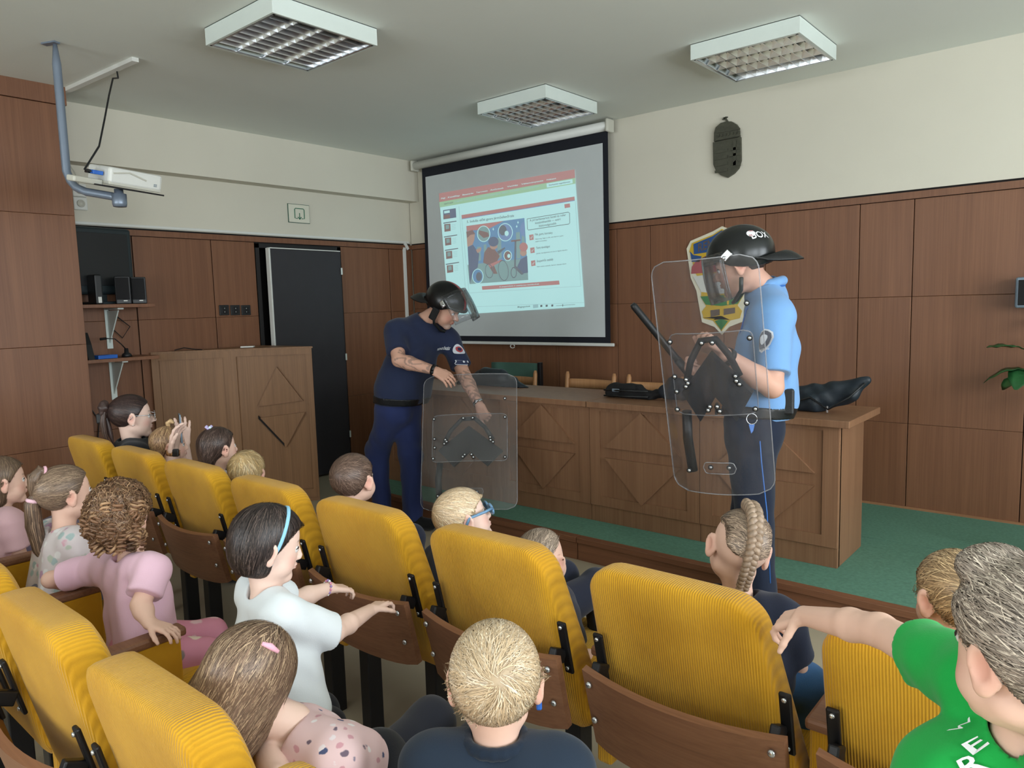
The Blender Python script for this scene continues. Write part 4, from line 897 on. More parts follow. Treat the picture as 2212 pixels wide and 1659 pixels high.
def hand_prims(wrist, d, palm_n, side, s=1.0, curl=(20, 25, 25), spread=6, thumb_out=40, thumb_curl=20, point=False, curls=None):
    # wrist point, d = direction of the fingers, palm_n = out of the palm, side = +1 if thumb lies along cross(d,palm_n)
    d = unit(d); n = unit(np.asarray(palm_n, float)-d*np.dot(palm_n, d)); t = np.cross(d, n)*side
    L = .185*s; pr = []
    W = np.asarray(wrist, float); kn = []
    for i, (u, ln, r) in enumerate(((.030, .072, .0088), (.010, .080, .0090), (-.010, .074, .0086), (-.029, .058, .0078))):
        k = W+d*(.092-abs(i-1.2)*.005)*s+t*u*s; kn.append(k); pr.append(('c', W+d*.012*s+t*u*.62*s, k, .0135*s, .0115*s))
        c = curls[i] if curls else curl
        if point and i > 0: c = (70, 90, 60)
        a = 0; p = k; sp = math.radians((1.2-i)*spread)
        dd0 = d*math.cos(sp)+t*math.sin(sp)
        for j, fr in enumerate((.45, .31, .24)):
            a += math.radians(c[j]); dd = dd0*math.cos(a)+n*math.sin(a); q = p+dd*ln*fr*s; pr.append(('c', p, q, (r-j*.0006)*s, (r-.0008-j*.0006)*s)); p = q
    b = W+d*.022*s+t*.022*s; to = math.radians(thumb_out); dd = d*math.cos(to)+t*math.sin(to)+n*.35; dd = unit(dd); q = b+dd*.045*s; pr.append(('c', b, q, .014*s, .0115*s))
    a = math.radians(thumb_curl); d2 = unit(dd*math.cos(a)+(d*.6+n*.5-t*.4)*math.sin(a)); q2 = q+d2*.030*s; pr.append(('c', q, q2, .0108*s, .0098*s)); d3 = unit(d2*math.cos(a)+(d*.6+n*.5-t*.4)*math.sin(a)); pr.append(('c', q2, q2+d3*.024*s, .0096*s, .0078*s))
    c = W+d*.09*s
    pl = ('b', W+d*.05*s, (.036*s, .045*s, .012*s), .011*s, np.stack([t, d, n], 1))
    u = union(pr+[pl], .006*s)
    return ('f', bounded(u, c, .15*s, .02), c-.125*s, c+.125*s)
SKIN = {'fair': (232, 190, 170), 'child': (238, 196, 176), 'pale': (240, 206, 190), 'tan': (214, 164, 136), 'adult': (214, 166, 144)}
def skin_col(V, base, head=None, extra=None):
    b = np.array(lin(base)); c = np.tile(b, (len(V), 1))
    if head is not None:
        q = head.to(V.astype(f32)); near = (np.abs(q) < .7).all(1)
        def blob(ctr, rad, tint, a):
            nonlocal c
            r = np.linalg.norm((q-np.asarray(ctr, f32))/np.asarray(rad, f32), axis=1); k = (np.clip(1.4-r, 0, 1)*a*near)[:, None]; c = c*(1-k)+np.array(lin(tint))*k
        for s in (-1, 1):
            blob((s*.19, .27, -.15), (.10, .12, .10), (222, 140, 128), .35); blob((s*.37, -.05, -.02), (.06, .10, .13), (226, 140, 122), .45)
            blob((s*.135, .375, .115), (.085, .06, .014), (96, 72, 58), .8)
        blob((0, .385, -.255), (.075, .05, .034), (196, 104, 100), .75)
        if extra:
            for e in extra: blob(*e)
    return c
def eyes(head, parent, org, iris=(60, 45, 35), down=False):
    for s in (-1, 1):
        c = head.w((s*.130, .306, .005)); r = .056*head.hh; m = MB(); prof = [(r*math.sin(a)+1e-5, -r*math.cos(a)) for a in np.linspace(0, math.pi, 9)]
        m.lathe(prof, 12, head.R@rotx(math.radians(-90)), c); V = np.array(m.V); q = (V-c)@head.R/r
        col = np.where((q[:, 1] > .80)[:, None], np.array(lin(iris)), np.array(lin((225, 220, 215))))
        mesh_obj('eye', V, m.F, 'skin', parent, True, col, org)
        lid = MB(); lid.tube([head.w((s*.130+.07*u, .352-.035*u*u, .035-.016*u*u)) for u in np.linspace(-1, 1, 7)], [.003*head.hh, .008*head.hh, .010*head.hh, .010*head.hh, .010*head.hh, .008*head.hh, .003*head.hh], 6)
        mesh_obj('eyelash', lid.V, lid.F, 'hair', parent, True, np.tile(np.array(lin((50, 38, 32))), (len(lid.V), 1)), org)
# ------------------------------------------------------------------ hair
def zline(y, pts): 
    a = sorted(pts); return np.interp(y, [p[0] for p in a], [p[1] for p in a])
HL_SHORT = [(-.6, -.22), (-.42, -.22), (-.22, -.20), (-.12, .00), (-.03, .13), (.06, .10), (.12, .05), (.16, .16), (.24, .22), (.36, .27), (.6, .27)]
HL_LONG = [(-.6, -.30), (-.3, -.30), (-.12, -.16), (.0, .05), (.08, .02), (.13, .10), (.24, .26), (.36, .33), (.6, .33)]
def hair_fn(head, thick=.03, hl=HL_SHORT, extra=None, soft=.02, bumpy=0.0, fr=22):
    base = [('e', (0, -.07, .13), (.345+thick, .43+thick, .37+thick*1.2)), ('e', (0, .06, -.02), (.27+thick, .25+thick*.8, .30+thick))]
    def loc(P):
        d = union(base, .06)(P)
        cut = (zline(P[:, 1], hl)-P[:, 2]).astype(f32); d = smax(d, cut, soft)
        if extra is not None: d = extra(P, d)
        if bumpy: d = d+wrinkle(P, bumpy, fr, 5)
        return d
    g = lambda P: loc(head.to(P))*f32(head.hh)
    return g
def grad(fn, P, e):
    P = P.astype(f32); d0 = fn(P); return d0, np.stack([fn(P+np.eye(3, dtype=f32)[i]*f32(e))-d0 for i in range(3)], 1)/e
def strands(fn, V, Q, head, flow, N, length, width, color, name, parent, org, seg=5, lift=.0012, jitter=.25, cvar=.35, seed=1, drop=0.0, curl=0.0, tips=None, mask=None, hair_mat='hair'):
    rs = np.random.RandomState(seed)
    if mask is not None:
        okv = mask(head.to(V.astype(f32))); Q = Q[okv[Q[:, 0]]]
    a = V[Q]; area = np.linalg.norm(np.cross(a[:, 2]-a[:, 0], a[:, 3]-a[:, 1]), axis=1)+1e-12; pick = rs.choice(len(Q), N, p=area/area.sum())
    u, w_ = rs.rand(2, N, 1); q = a[pick]; P = (q[:, 0]*(1-u)+q[:, 1]*u)*(1-w_)+(q[:, 3]*(1-u)+q[:, 2]*u)*w_
    h = .004; st = (length*(.6+.8*rs.rand(N, 1)))/seg; pts = [P]; nrm = []
    jit = rs.randn(N, 3)*jitter; ph = rs.rand(N, 1)*6.28
    for i in range(seg+1):
        d0, G = grad(fn, P, h); n = G/(np.linalg.norm(G, axis=1, keepdims=True)+1e-9)
        P = P-(d0[:, None]-lift*(1+rs.rand(N, 1)))*n; nrm.append(n); pts[-1] = P
        if i == seg: break
        D = flow(head.to(P.astype(f32)))@head.R.T+jit
        D[:, 2] -= drop
        D = D-(D*n).sum(1, keepdims=True)*n*.92; D /= np.linalg.norm(D, axis=1, keepdims=True)+1e-9
        if curl: D = D+curl*(np.cos(ph+i*1.3)*np.cross(D, n)+.5*np.sin(ph+i*1.3)*n)
        P = P+D*st; pts.append(P)
    pts = np.stack(pts, 1); nrm = np.stack(nrm, 1)                  # N, seg+1, 3
    T = np.gradient(pts, axis=1); S = np.cross(T, nrm); S /= np.linalg.norm(S, axis=2, keepdims=True)+1e-9
    tp = np.sin(np.linspace(.25, 1, seg+1)*math.pi*.92)[None, :, None]; ww = width*(.6+.8*rs.rand(N, 1, 1))*tp
    A = pts-S*ww/2; B = pts+S*ww/2; VV = np.stack([A, B], 2).reshape(-1, 3)
    k = np.arange(N)[:, None]*(seg+1)*2+np.arange(seg)[None]*2; F_ = np.stack([k, k+1, k+3, k+2], 2).reshape(-1, 4)
    base = np.array(lin(color)); f = (1+cvar*rs.randn(N, 1)).clip(.35, 2.0); cc = base[None]*f
    if tips is not None:
        tcol = np.array(lin(tips)); g = rs.rand(N, 1) < .3; cc = np.where(g, tcol*f, cc)
    cc = np.repeat(cc.clip(0, 1), (seg+1)*2, axis=0)
    return mesh_obj(name, VV, F_.astype(np.int32), hair_mat, parent, True, cc, org)
def flow_whorl(c=(0, -.38, .30), down=.35):
    c = np.asarray(c, f32)
    def f(Q):
        d = Q-c; r = np.linalg.norm(d, axis=1, keepdims=True)+1e-3; d = d/r; t = np.cross(d, np.array((0, -.7, .7), f32)); v = d+.5*t*np.exp(-r*3); v[:, 2] -= down*np.clip(r[:, 0], 0, 1); return v
    return f
def flow_dir(v, part=None, side=.0):
    v = np.asarray(v, f32)
    def f(Q):
        D = np.tile(v, (len(Q), 1))
        if side: D[:, 0] += side*np.sign(Q[:, 0])
        return D
    return f
def flow_to(pt, down=0.0):
    pt = np.asarray(pt, f32)
    def f(Q): D = pt-Q; D = D/(np.linalg.norm(D, axis=1, keepdims=True)+1e-3); D[:, 2] -= down; return D
    return f
# ================================================================== people
TIMES = []
def lerp(a, b, t): return np.asarray(a, float)*(1-t)+np.asarray(b, float)*t
class Fig:
    def __init__(s, loc, label, hd, res=.005, skin='child', cat='child', extra=None):
        s.root = thing('person', loc, label, cat); s.o = np.asarray(loc, float); s.hd = hd; s.res = res; s.skin = SKIN[skin] if isinstance(skin, str) else skin
        s.body = []; s.shirt = []; s.extra = extra; s.t = time.time()
    def finish_body(s, k=.011, cuts=None, colfn=None):
        fnb = union(s.body, k); hp = s.hd.prim(); hf = hp[1]
        def fn(P):
            d = smin(fnb(P), hf(P), .018)
            return d
        lo, hi = bbox(s.body+[hp]); V, Q = sdf_mesh(fn, lo, hi, s.res)
        c = skin_col(V, s.skin, s.hd, s.extra)
        if colfn: c = colfn(V, c)
        return mesh_obj('body', V, Q, 'skin', s.root, True, c, s.o)
    def cloth(s, name, prims, col, k=.03, cut=None, amp=.0025, fr=45, res=None, seed=0, colfn=None, mat='cloth', inflate=0.0, sleeves=None):
        un0 = union(prims, k)
        def un(P):
            d = un0(P)
            for (a_, b_, r1_, r2_) in (sleeves or []):
                dv_ = unit(b_-a_).astype(f32); d = smin(d, smax(dcone(P, a_, b_, r1_, r2_), ((P-b_.astype(f32))@dv_).astype(f32), .006), k*.8)
            return d
        def fn(P):
            d = un(P)-inflate
            if amp: d = d+wrinkle(P, amp, fr, seed)
            if cut is not None: d = cut(P, d)
            return d
        lo, hi = bbox(prims+[('c',)+tuple(q_) for q_ in (sleeves or [])], .03+inflate); V, Q = sdf_mesh(fn, lo, hi, res or s.res*1.15)
        c = np.tile(np.array(lin(col)), (len(V), 1))
        if colfn: c = colfn(V, c)
        return mesh_obj(name, V, Q, mat, s.root, True, c, s.o)
    def hairdo(s, color, thick=.03, hl=HL_SHORT, extra=None, flow=None, N=1600, length=.05, width=.0016, res=.0035, lo=(-.6, -.85, -.6), hi=(.6, .6, .8), name='hair', bumpy=0.0, fr=22, cvar=.28, tips=None, seed=1, lift=.0012, jitter=.22, curl=0, drop=0, base=.72, seg=5, colfn=None, mask=None):
        fn = hair_fn(s.hd, thick, hl, extra, bumpy=bumpy, fr=fr)
        cs = np.array([s.hd.w((x, y, z)) for x in (lo[0], hi[0]) for y in (lo[1], hi[1]) for z in (lo[2], hi[2])])
        V, Q = sdf_mesh(fn, cs.min(0), cs.max(0), res)
        c = np.tile(np.array(lin(color))*base, (len(V), 1))
        if colfn: c = colfn(s.hd.to(V.astype(f32)), c)
        hob = mesh_obj(name, V, Q, 'hair', s.root, True, c, s.o)
        if N: tag(strands(fn, V, Q, s.hd, flow or flow_whorl(), N, length, width, color, 'strands', hob, s.o, seg=seg, lift=lift, jitter=jitter, cvar=cvar, seed=seed, tips=tips, curl=curl, drop=drop, mask=mask), kind='stuff')
        return fn, hob
    def done(s): TIMES.append((s.root.get('label')[:30], round(time.time()-s.t, 2)))
def half(n, p, sign=1):                                          # signed distance of a cutting plane: keep the side against n
    n = unit(n).astype(f32); p = np.asarray(p, f32)
    return lambda P: ((P-p)@n)*sign
def child(label, H, hh, yaw, pitch=0, roll=0, byaw=None, skin='child', hair=None, shirt=(40, 50, 70), pants=(40, 44, 60), seatz=.50, arms=None, res=.005, cat='child', sleeve=.55, pel=None, chub=.04,
          face=True, legs=True, s=None, shirt_amp=.003, shirtcol=None, neck_open=.055, lean=0.0, extra=None, pantscol=None, shirt_len=.06, knees=None, handkw=None, neckl=.60, sh_drop=.82, Nw=None, shw=None, shirtmat='cloth', pantsmat='cloth', iris=(70, 50, 40), ear=1.0):
    s = s or hh/.2; by = math.radians(byaw if byaw is not None else 0)
    fw = np.array((-math.sin(by), math.cos(by), 0)); rt = np.array((math.cos(by), math.sin(by), 0)); up = np.array((0, 0, 1.0))
    H = np.asarray(H, float); hd = Head(H, hh, yaw, pitch, roll, chub=chub, ear=ear)
    N = H-up*neckl*hh-fw*.10*hh if Nw is None else np.asarray(Nw, float)
    P0 = np.asarray(pel, float) if pel is not None else np.array((N[0], N[1], seatz+.05*s))-fw*(.03-lean)
    ch = lerp(N, P0, .38)+fw*.005
    f = Fig((P0[0], P0[1], 0), label, hd, res, skin, cat, extra)
    tor = unit(N-P0); sh = [N-tor*(sh_drop-neckl)*hh*.9+rt*sd*.118*s for sd in (-1, 1)]           # left (-), right (+)
    if shw is not None: sh = [np.asarray(v, float) for v in shw]
    B = f.body
    B += [('c', N+up*.02, hd.w((0, -.10, -.22)), .036*s, .040*s), ('c', N-tor*.02, N+up*.01, .045*s, .036*s)]
    core = [('c', sh[0]+rt*.03*s, sh[1]-rt*.03*s, .048*s, .048*s)]
    core += [('c', ch+rt*x*.045*s, P0+rt*x*.05*s, .070*s, .074*s) for x in (-1, 1)]
    B += [(p[0], p[1], p[2], p[3]*.8, p[4]*.8) for p in core]
    sl = []; arms = arms or {}
    for i, sd in enumerate((-1, 1)):
        key = 'L' if sd < 0 else 'R'; a = arms.get(key)
        if a is None:
            el = sh[i]-up*.15*s+rt*sd*.03*s+fw*.02; wr = el+fw*.13*s-up*.02*s-rt*sd*.02; hk = dict(d=fw-up*.3, n=-up, side=-sd)
        else:
            el, wr = np.asarray(a['el'], float), np.asarray(a['wr'], float); hk = a.get('hand', dict(d=unit(wr-el), n=-up, side=-sd))
        B += [('c', sh[i], el, .034*s, .027*s), ('c', el, lerp(el, wr, .35), .027*s, .0275*s), ('c', lerp(el, wr, .35), wr, .0275*s, .0185*s)]
        hk = dict(hk); d_, n_ = hk.pop('d'), hk.pop('n'); sd_ = hk.pop('side')
        B.append(hand_prims(wr, d_, n_, sd_, s*.66 if 'hs' not in hk else hk.pop('hs'), **hk))
        slv = (a or {}).get('sleeve', sleeve)
        sl.append((sh[i], lerp(sh[i], el, slv), el, sd, slv))
    if legs:
        kn = knees or [P0+fw*.26*s+rt*sd*.075*s+up*.035*s for sd in (-1, 1)]
        ft = [np.array((k_[0], k_[1], max(.10, k_[2]-.30*s)))+fw*.02 for k_ in kn]
        lg = []
        for i, sd in enumerate((-1, 1)): lg += [('c', P0+rt*sd*.05*s, kn[i], .070*s, .052*s), ('c', kn[i], ft[i], .050*s, .036*s)]
        f.cloth('trousers', [('e', P0, (.115*s, .10*s, .085*s), np.stack([rt, fw, up], 1))]+lg, pants, .03, amp=.003, res=max(res*1.2, .006), colfn=pantscol, mat=pantsmat)
        f.shoes = ft
        for i, sd in enumerate((-1, 1)): f.cloth('shoe', [('c', ft[i]-up*.045, ft[i]+fw*.09*s-up*.06, .034*s, .028*s)], (60, 60, 70), .02, amp=0, res=.007)
    f.finish_body()
    # shirt
    neck_c = N+up*.005
    prims = [(p[0], p[1], p[2], p[3]+.010*s, p[4]+.010*s) for p in core]+[('c', ch+rt*x*.05*s, P0-up*0+rt*x*.055*s, .080*s, .088*s) for x in (-1, 1)]
    slvs = [(a, b+unit(b-a)*.02*s, .049*s, .052*s) for (a, b, el, sd, slv) in sl]
    hem = P0[2]-shirt_len*s
    def cut(P, d):
        d = smax(d, -(dcone(P, neck_c-up*.02, neck_c+(hd.w((0, -.10, -.22))-neck_c)*1.0+up*.1, neck_open*s*.86, neck_open*s*1.25)), .006)
        d = smax(d, (hem-P[:, 2]).astype(f32), .008)
        return d
    f.cloth('shirt', prims, shirt, .03*s, cut, shirt_amp, 55, colfn=shirtcol, seed=int(abs(H[0])*100) % 17, sleeves=slvs, mat=shirtmat)
    if face: eyes(hd, f.root, f.o, iris)
    f.N, f.P0, f.sh, f.fw, f.rt, f.s = N, P0, sh, fw, rt, s
    return f
def decal(txt, fn, ctr, right, up, width, height, mat, name, parent, org, lift=.0012, bold=True, poly=None):
    if poly is None: V, Fc, w_ = text_flat(txt, bold); V = V.copy(); hx = V[:, 1].max()
    else: V = np.array([(x, y, 0) for x, y in poly]); Fc = [tuple(range(len(V)))]; V[:, 0] -= V[:, 0].min(); w_ = V[:, 0].max(); V[:, 1] -= V[:, 1].min(); hx = V[:, 1].max()
    ctr = np.asarray(ctr, float); vd = unit(ctr-CAM); ctr = ctr-vd*.35
    for _ in range(40): ctr = ctr+vd*max(min(float(fn(ctr[None].astype(f32))[0]), .05), -.02)*.9
    right = unit(right); up = unit(np.asarray(up, float)-right*np.dot(up, right)); P = np.asarray(ctr, float)+np.outer(V[:, 0]/w_-.5, right*width)+np.outer(V[:, 1]/hx-.5, up*height)
    for _ in range(4):
        d0, G = grad(fn, P, .002); P = P-((d0-lift)/((G**2).sum(1)+1e-6))[:, None]*G
    return mesh_obj(name, P, Fc, mat, parent, False, None, org)
def hit(fn, px, py, d0, lift=.002):
    r_ = ray(px, py); L = np.linalg.norm(r_); p = CAM+r_*d0
    for _ in range(40): p = p+r_/L*max(min(float(fn(p[None].astype(f32))[0])-lift, .04), -.02)*.9
    return p
def tail(f, pts, r, color, name='ponytail', N=260, tips=None, seed=3, band=None):
    """hair bundle along a path: core tube with strands around it"""
    pts = [np.asarray(p, float) for p in pts]; rs = np.random.RandomState(seed); n = len(pts); rr = r if isinstance(r, (list, tuple)) else [r]*n
    m = MB(); m.tube(pts, [x*.85 for x in rr], 10); b = np.array(lin(color)); o = mesh_obj(name, m.V, m.F, 'hair', f.root, True, np.tile(b*.7, (len(m.V), 1)), f.o)
    P = np.stack(pts); T = np.gradient(P, axis=0); T /= np.linalg.norm(T, axis=1, keepdims=True); X = np.cross(T, (0.3, 1, .2)); X /= np.linalg.norm(X, axis=1, keepdims=True); Y = np.cross(T, X)
    VV = []; FF = []; CC = []; t = np.linspace(0, 1, 9); ti = t*(n-1); 
    for k in range(N):
        a = rs.rand()*6.28; da = rs.randn()*.5; q = []
        for j, u in enumerate(ti):
            i = min(int(u), n-2); w_ = u-i; c = lerp(P[i], P[i+1], w_); R_ = (rr[i]*(1-w_)+rr[i+1]*w_)*(.9+.15*rs.rand()); an = a+da*t[j]; x = lerp(X[i], X[i+1], w_); y = lerp(Y[i], Y[i+1], w_); nn = x*math.cos(an)+y*math.sin(an); sd = -x*math.sin(an)+y*math.cos(an); p = c+nn*R_; wd = .0012*math.sin(math.pi*(.2+.75*t[j])); q += [p-sd*wd, p+sd*wd]
        b0 = len(VV); VV += q; FF += [(b0+2*j, b0+2*j+1, b0+2*j+3, b0+2*j+2) for j in range(8)]; cc = (b if (tips is None or rs.rand() > .3) else np.array(lin(tips)))*np.clip(1+.28*rs.randn(), .4, 1.9); CC += [cc]*len(q)
    tag(mesh_obj('strands', np.array(VV), np.array(FF, np.int32), 'hair', o, True, np.clip(np.array(CC), 0, 1), f.o), kind='stuff')
    if band is not None:
        c, d, rad, colr = band; m = MB(); d = unit(d); x = unit(np.cross(d, (0.2, .3, 1))); y = np.cross(d, x); cs = [np.asarray(c)+rad*(math.cos(a)*x+math.sin(a)*y) for a in np.linspace(0, 2*math.pi, 14)]; m.tube(cs, rad*.42, 6); mesh_obj('hair_band', m.V, m.F, 'cloth', f.root, True, np.tile(np.array(lin(colr)), (len(m.V), 1)), f.o)
    return o
UP = np.array((0, 0, 1.0))
# ---------------------------------------------------------------- second row
BR, BL, LB = (92, 70, 56), (196, 164, 124), (140, 116, 94)
# blond child right in front of the camera
f = child('blond child in a dark blue shirt seen from behind at the bottom centre', at(1070, 1474, 1.26), .2, 40, -4, 0, byaw=36, skin='child', shirt=(38, 50, 66), pants=(30, 32, 38), res=.004, chub=.02, neck_open=.05, neckl=.50, sh_drop=.70, knees=[at(815, 1640, 1.45), at(1010, 1700, 1.55)])
f.hairdo((200, 174, 140), .035, flow=flow_whorl((.02, -.47, .22), .45), N=5200, length=.055, width=.0013, res=.0032, tips=(222, 202, 174), cvar=.2, hl=[(-.6, -.34), (-.3, -.33), (-.18, -.24), (-.10, -.02), (-.03, .14), (.06, .10), (.12, .05), (.16, .16), (.24, .22), (.36, .27), (.6, .27)], base=.8)
f.cloth('collar', [('c', f.N+f.rt*.05*math.cos(a)+f.fw*.045*math.sin(a)+UP*.012-f.fw*.004, f.N+f.rt*.05*math.cos(a+.35)+f.fw*.045*math.sin(a+.35)+UP*.012-f.fw*.004, .009, .009) for a in np.arange(2.6, 7.0, .35)], (30, 42, 58), .008, amp=0, res=.004)
m = MB().box(f.hd.w((.37, .02, -.20)), (.010, .012, .022), f.hd.R, .003); m.build('ear_clip', 'blue_plastic', f.root, origin=f.o)
f.done()
# child leaning, long brown hair with a pink clip
Hc = at(532, 1472, 1.38)
f = child('child with long brown hair and a pink clip leaning over in a pale pink dress', Hc, .2, 32, -30, 24, byaw=4, skin='pale', shirt=(236, 202, 204), pants=(44, 46, 56), res=.0045, Nw=at(632, 1582, 1.40), pel=at(800, 1760, 1.45), neck_open=.05,
          shirtmat='dress_floral', arms={'L': dict(el=at(600, 1690, 1.30), wr=at(720, 1740, 1.36), sleeve=.25), 'R': dict(el=at(830, 1650, 1.5), wr=at(930, 1640, 1.62), sleeve=.4)}, sh_drop=.72)
def ex_long(P, d):
    back = dell(P, (0, -.20, -.22), (.36, .27, .52)); side = np.minimum(dell(P, (.33, -.02, -.22), (.10, .22, .42)), dell(P, (-.33, -.02, -.22), (.10, .22, .42)))
    return smin(smin(d, back, .08), side, .06)
fnl, _o = f.hairdo((122, 98, 80), .05, HL_LONG, ex_long, flow_to((0, -.25, -1.4), .2), 4800, .11, .0014, .0038, lo=(-.65, -.8, -1.0), tips=(172, 146, 118), cvar=.2, seg=7, jitter=.16, base=.72)
m = MB().tube([hit(fnl, 566, 1390, 1.0, .003), hit(fnl, 584, 1396, 1.0, .004), hit(fnl, 601, 1408, 1.0, .003)], [.0035, .006, .0035], 8); mesh_obj('hair_clip', m.V, m.F, 'cloth', f.root, True, np.tile(np.array(lin((244, 178, 196))), (len(m.V), 1)), f.o)
f.done()
# child in white shirt gripping the board
Hw = at(583, 1176, 1.80); hwR = at(824, 1300, 2.10); hwL = at(722, 1272, 2.12)
f = child('dark-haired child in a white shirt with a light blue hairband holding the seat board', Hw, .183, -25, -14, 2, byaw=-12, skin='pale', shirt=(232, 238, 242), pants=(26, 28, 38), res=.004, pel=at(620, 1520, 1.80), neck_open=.052, shirt_len=.03, sleeve=.78,
          arms={'R': dict(el=at(722, 1366, 1.82), wr=at(800, 1318, 2.04), sleeve=.80, hand=dict(d=at(848, 1290, 2.14)-at(800, 1318, 2.04), n=(0, .35, -1), side=-1, curl=(12, 40, 40), thumb_out=35)),
                'L': dict(el=at(640, 1296, 2.02), wr=at(712, 1270, 2.10), sleeve=.6, hand=dict(d=at(768, 1272, 2.16)-at(712, 1270, 2.10), n=(0, .35, -1), side=1, curl=(12, 42, 40), thumb_out=45))},
          knees=[at(690, 1540, 2.0), at(700, 1570, 1.86)])
def ex_bob(P, d):
    bob = dell(P, (0, -.14, -.02), (.40, .40, .46)); bob = smax(bob, (-.40-P[:, 2]+.25*np.maximum(P[:, 1], 0)).astype(f32), .05); bob = smax(bob, (P[:, 1]-.02-.6*(P[:, 2]).clip(0, 1)).astype(f32), .03); return smin(d, bob, .06)
fnw, _o = f.hairdo((46, 38, 36), .045, HL_LONG, ex_bob, flow_to((0, -.15, -1.5), .2), 3600, .07, .0013, .0032, cvar=.25, jitter=.08, base=.8, tips=(86, 72, 66))
hb = np.array([f.hd.w((.43*math.cos(a), .06+.10*math.sin(a), .06+.52*math.sin(a))) for a in np.linspace(-.45, math.pi+.45, 26)])
for _ in range(4): d0_, G_ = grad(fnw, hb, .003); hb = hb-((d0_-.001)/((G_**2).sum(1)+1e-6))[:, None]*G_
G = np.array([[p+f.hd.d((0, w_, 0)) for w_ in (-.004, .004)] for p in hb]); m = MB().grid(G, np.array([[unit(p-f.hd.w((0, 0, .0)))*.003]*2 for p in hb])); mesh_obj('hairband', m.V, m.F, 'cloth', f.root, True, np.tile(np.array(lin((150, 205, 232))), (len(m.V), 1)), f.o)
wv_ = at(712, 1270, 2.10); dv = unit(at(768, 1272, 2.16)-wv_)
for k in range(14):
    a = k/14*6.283; x = unit(np.cross(dv, UP)); y = np.cross(dv, x); c = wv_-dv*.008+.0205*(math.cos(a)*x+math.sin(a)*y); m = MB().lathe([(.001, -.004), (.0042, 0), (.001, .004)], 6, None, c); mesh_obj('bracelet_bead', m.V, m.F, 'cloth', f.root, True, np.tile(np.array(lin(((226, 150, 180), (170, 140, 200), (230, 230, 235))[k % 3])), (len(m.V), 1)), f.o)
f.done()
# curly child in pink
Hk = at(262, 1112, 2.24)
f = child('curly-haired child in a pink t-shirt with one hand on the armrest', Hk, .19, 34, -2, 4, byaw=-8, shw=[at(210, 1226, 2.38), at(332, 1238, 2.13)], skin='child', shirt=(238, 196, 214), pants=(222, 150, 172), res=.0045, pel=at(310, 1398, 2.26), neck_open=.056, shirt_amp=.004, sleeve=.6,
          arms={'R': dict(el=at(304, 1306, 2.07), wr=at(322, 1346, 2.03), sleeve=.50, hand=dict(d=at(372, 1362, 2.02)-at(322, 1346, 2.03), n=(0, -.1, -1), side=-1, curl=(10, 25, 25), spread=9)), 'L': dict(el=at(110, 1252, 2.36), wr=at(185, 1262, 2.44), sleeve=.62)},
          knees=[at(455, 1372, 2.42), at(440, 1415, 2.28)], pantsmat='trouser_floral', Nw=at(283, 1198, 2.24))
fnc, ho = f.hairdo((118, 86, 62), .07, HL_LONG, lambda P, d: smin(d, dell(P, (0, -.26, -.02), (.38, .30, .44)), .08), flow_whorl((0, -.2, .5), .8), 2600, .05, .0016, .0036, bumpy=.022, fr=34, cvar=.34, tips=(160, 128, 96), curl=1.3, jitter=.6, seg=8, base=.62, lift=.004)
rs = np.random.RandomState(8); VV = []
for k in range(110):                                              # ringlets
    th = rs.rand()*6.28; u = np.array((.40*math.cos(th), -.20+.36*math.sin(th)*.9, -.38+.75*rs.rand())); 
    if u[1] > .12: continue
    r0 = .020+.010*rs.rand(); n = 16; ax = unit((rs.randn()*.4, rs.randn()*.4-.2, -1)); x = unit(np.cross(ax, (1, .3, .2))); y = np.cross(ax, x); ph = rs.rand()*6
    P = [f.hd.w(u+ax*(.17*i/n)+(r0/.19*.5)*(math.cos(ph+i*1.0)*x+math.sin(ph+i*1.0)*y)) for i in range(n)]; m = MB().tube(P, [.0025]+[.0042]*(n-2)+[.0015], 5); VV.append(m)
for i_ in range(0, len(VV), 1):
    m = VV[i_]; cc = np.array(lin((118, 86, 62) if rs.rand() < .6 else (158, 124, 92)))*np.clip(1+.25*rs.randn(), .5, 1.6); mesh_obj('ringlet', m.V, m.F, 'hair', ho, True, np.tile(np.clip(cc, 0, 1), (len(m.V), 1)), f.o)
f.done()
# child with ponytails and floral shirt
Hp = at(146, 1066, 2.55)
f = child('child with light brown ponytails and a pastel floral shirt', Hp, .19, -4, 4, 0, byaw=0, skin='child', shirt=(226, 214, 216), pants=(120, 120, 140), res=.0055, shirtmat='shirt_floral', neck_open=.058)
f.hairdo((128, 106, 88), .035, HL_LONG, None, flow_to((-.15, -.55, .10)), 2600, .07, .0015, .004, cvar=.22, jitter=.08, tips=(160, 136, 112))
w = f.hd.w
tail(f, [w((0, -.25, .46)), w((0, -.36, .52)), w((0, -.46, .44)), w((-.02, -.50, .25)), w((-.06, -.50, .05))], [.012, .02, .022, .018, .012], (124, 102, 84), 'ponytail', 200, band=(w((0, -.30, .50)), f.hd.d((0, -1, .4)), .013, (244, 190, 204)))
tail(f, [w((-.05, -.46, .10)), w((-.08, -.55, -.05)), w((-.10, -.58, -.45)), w((-.08, -.56, -.9)), w((-.02, -.50, -1.25))], [.018, .024, .026, .022, .006], (116, 94, 78), 'ponytail', 320, band=(w((-.06, -.53, .0)), f.hd.d((0, -.4, -1)), .017, (244, 200, 214)), tips=(146, 120, 98))
f.done()
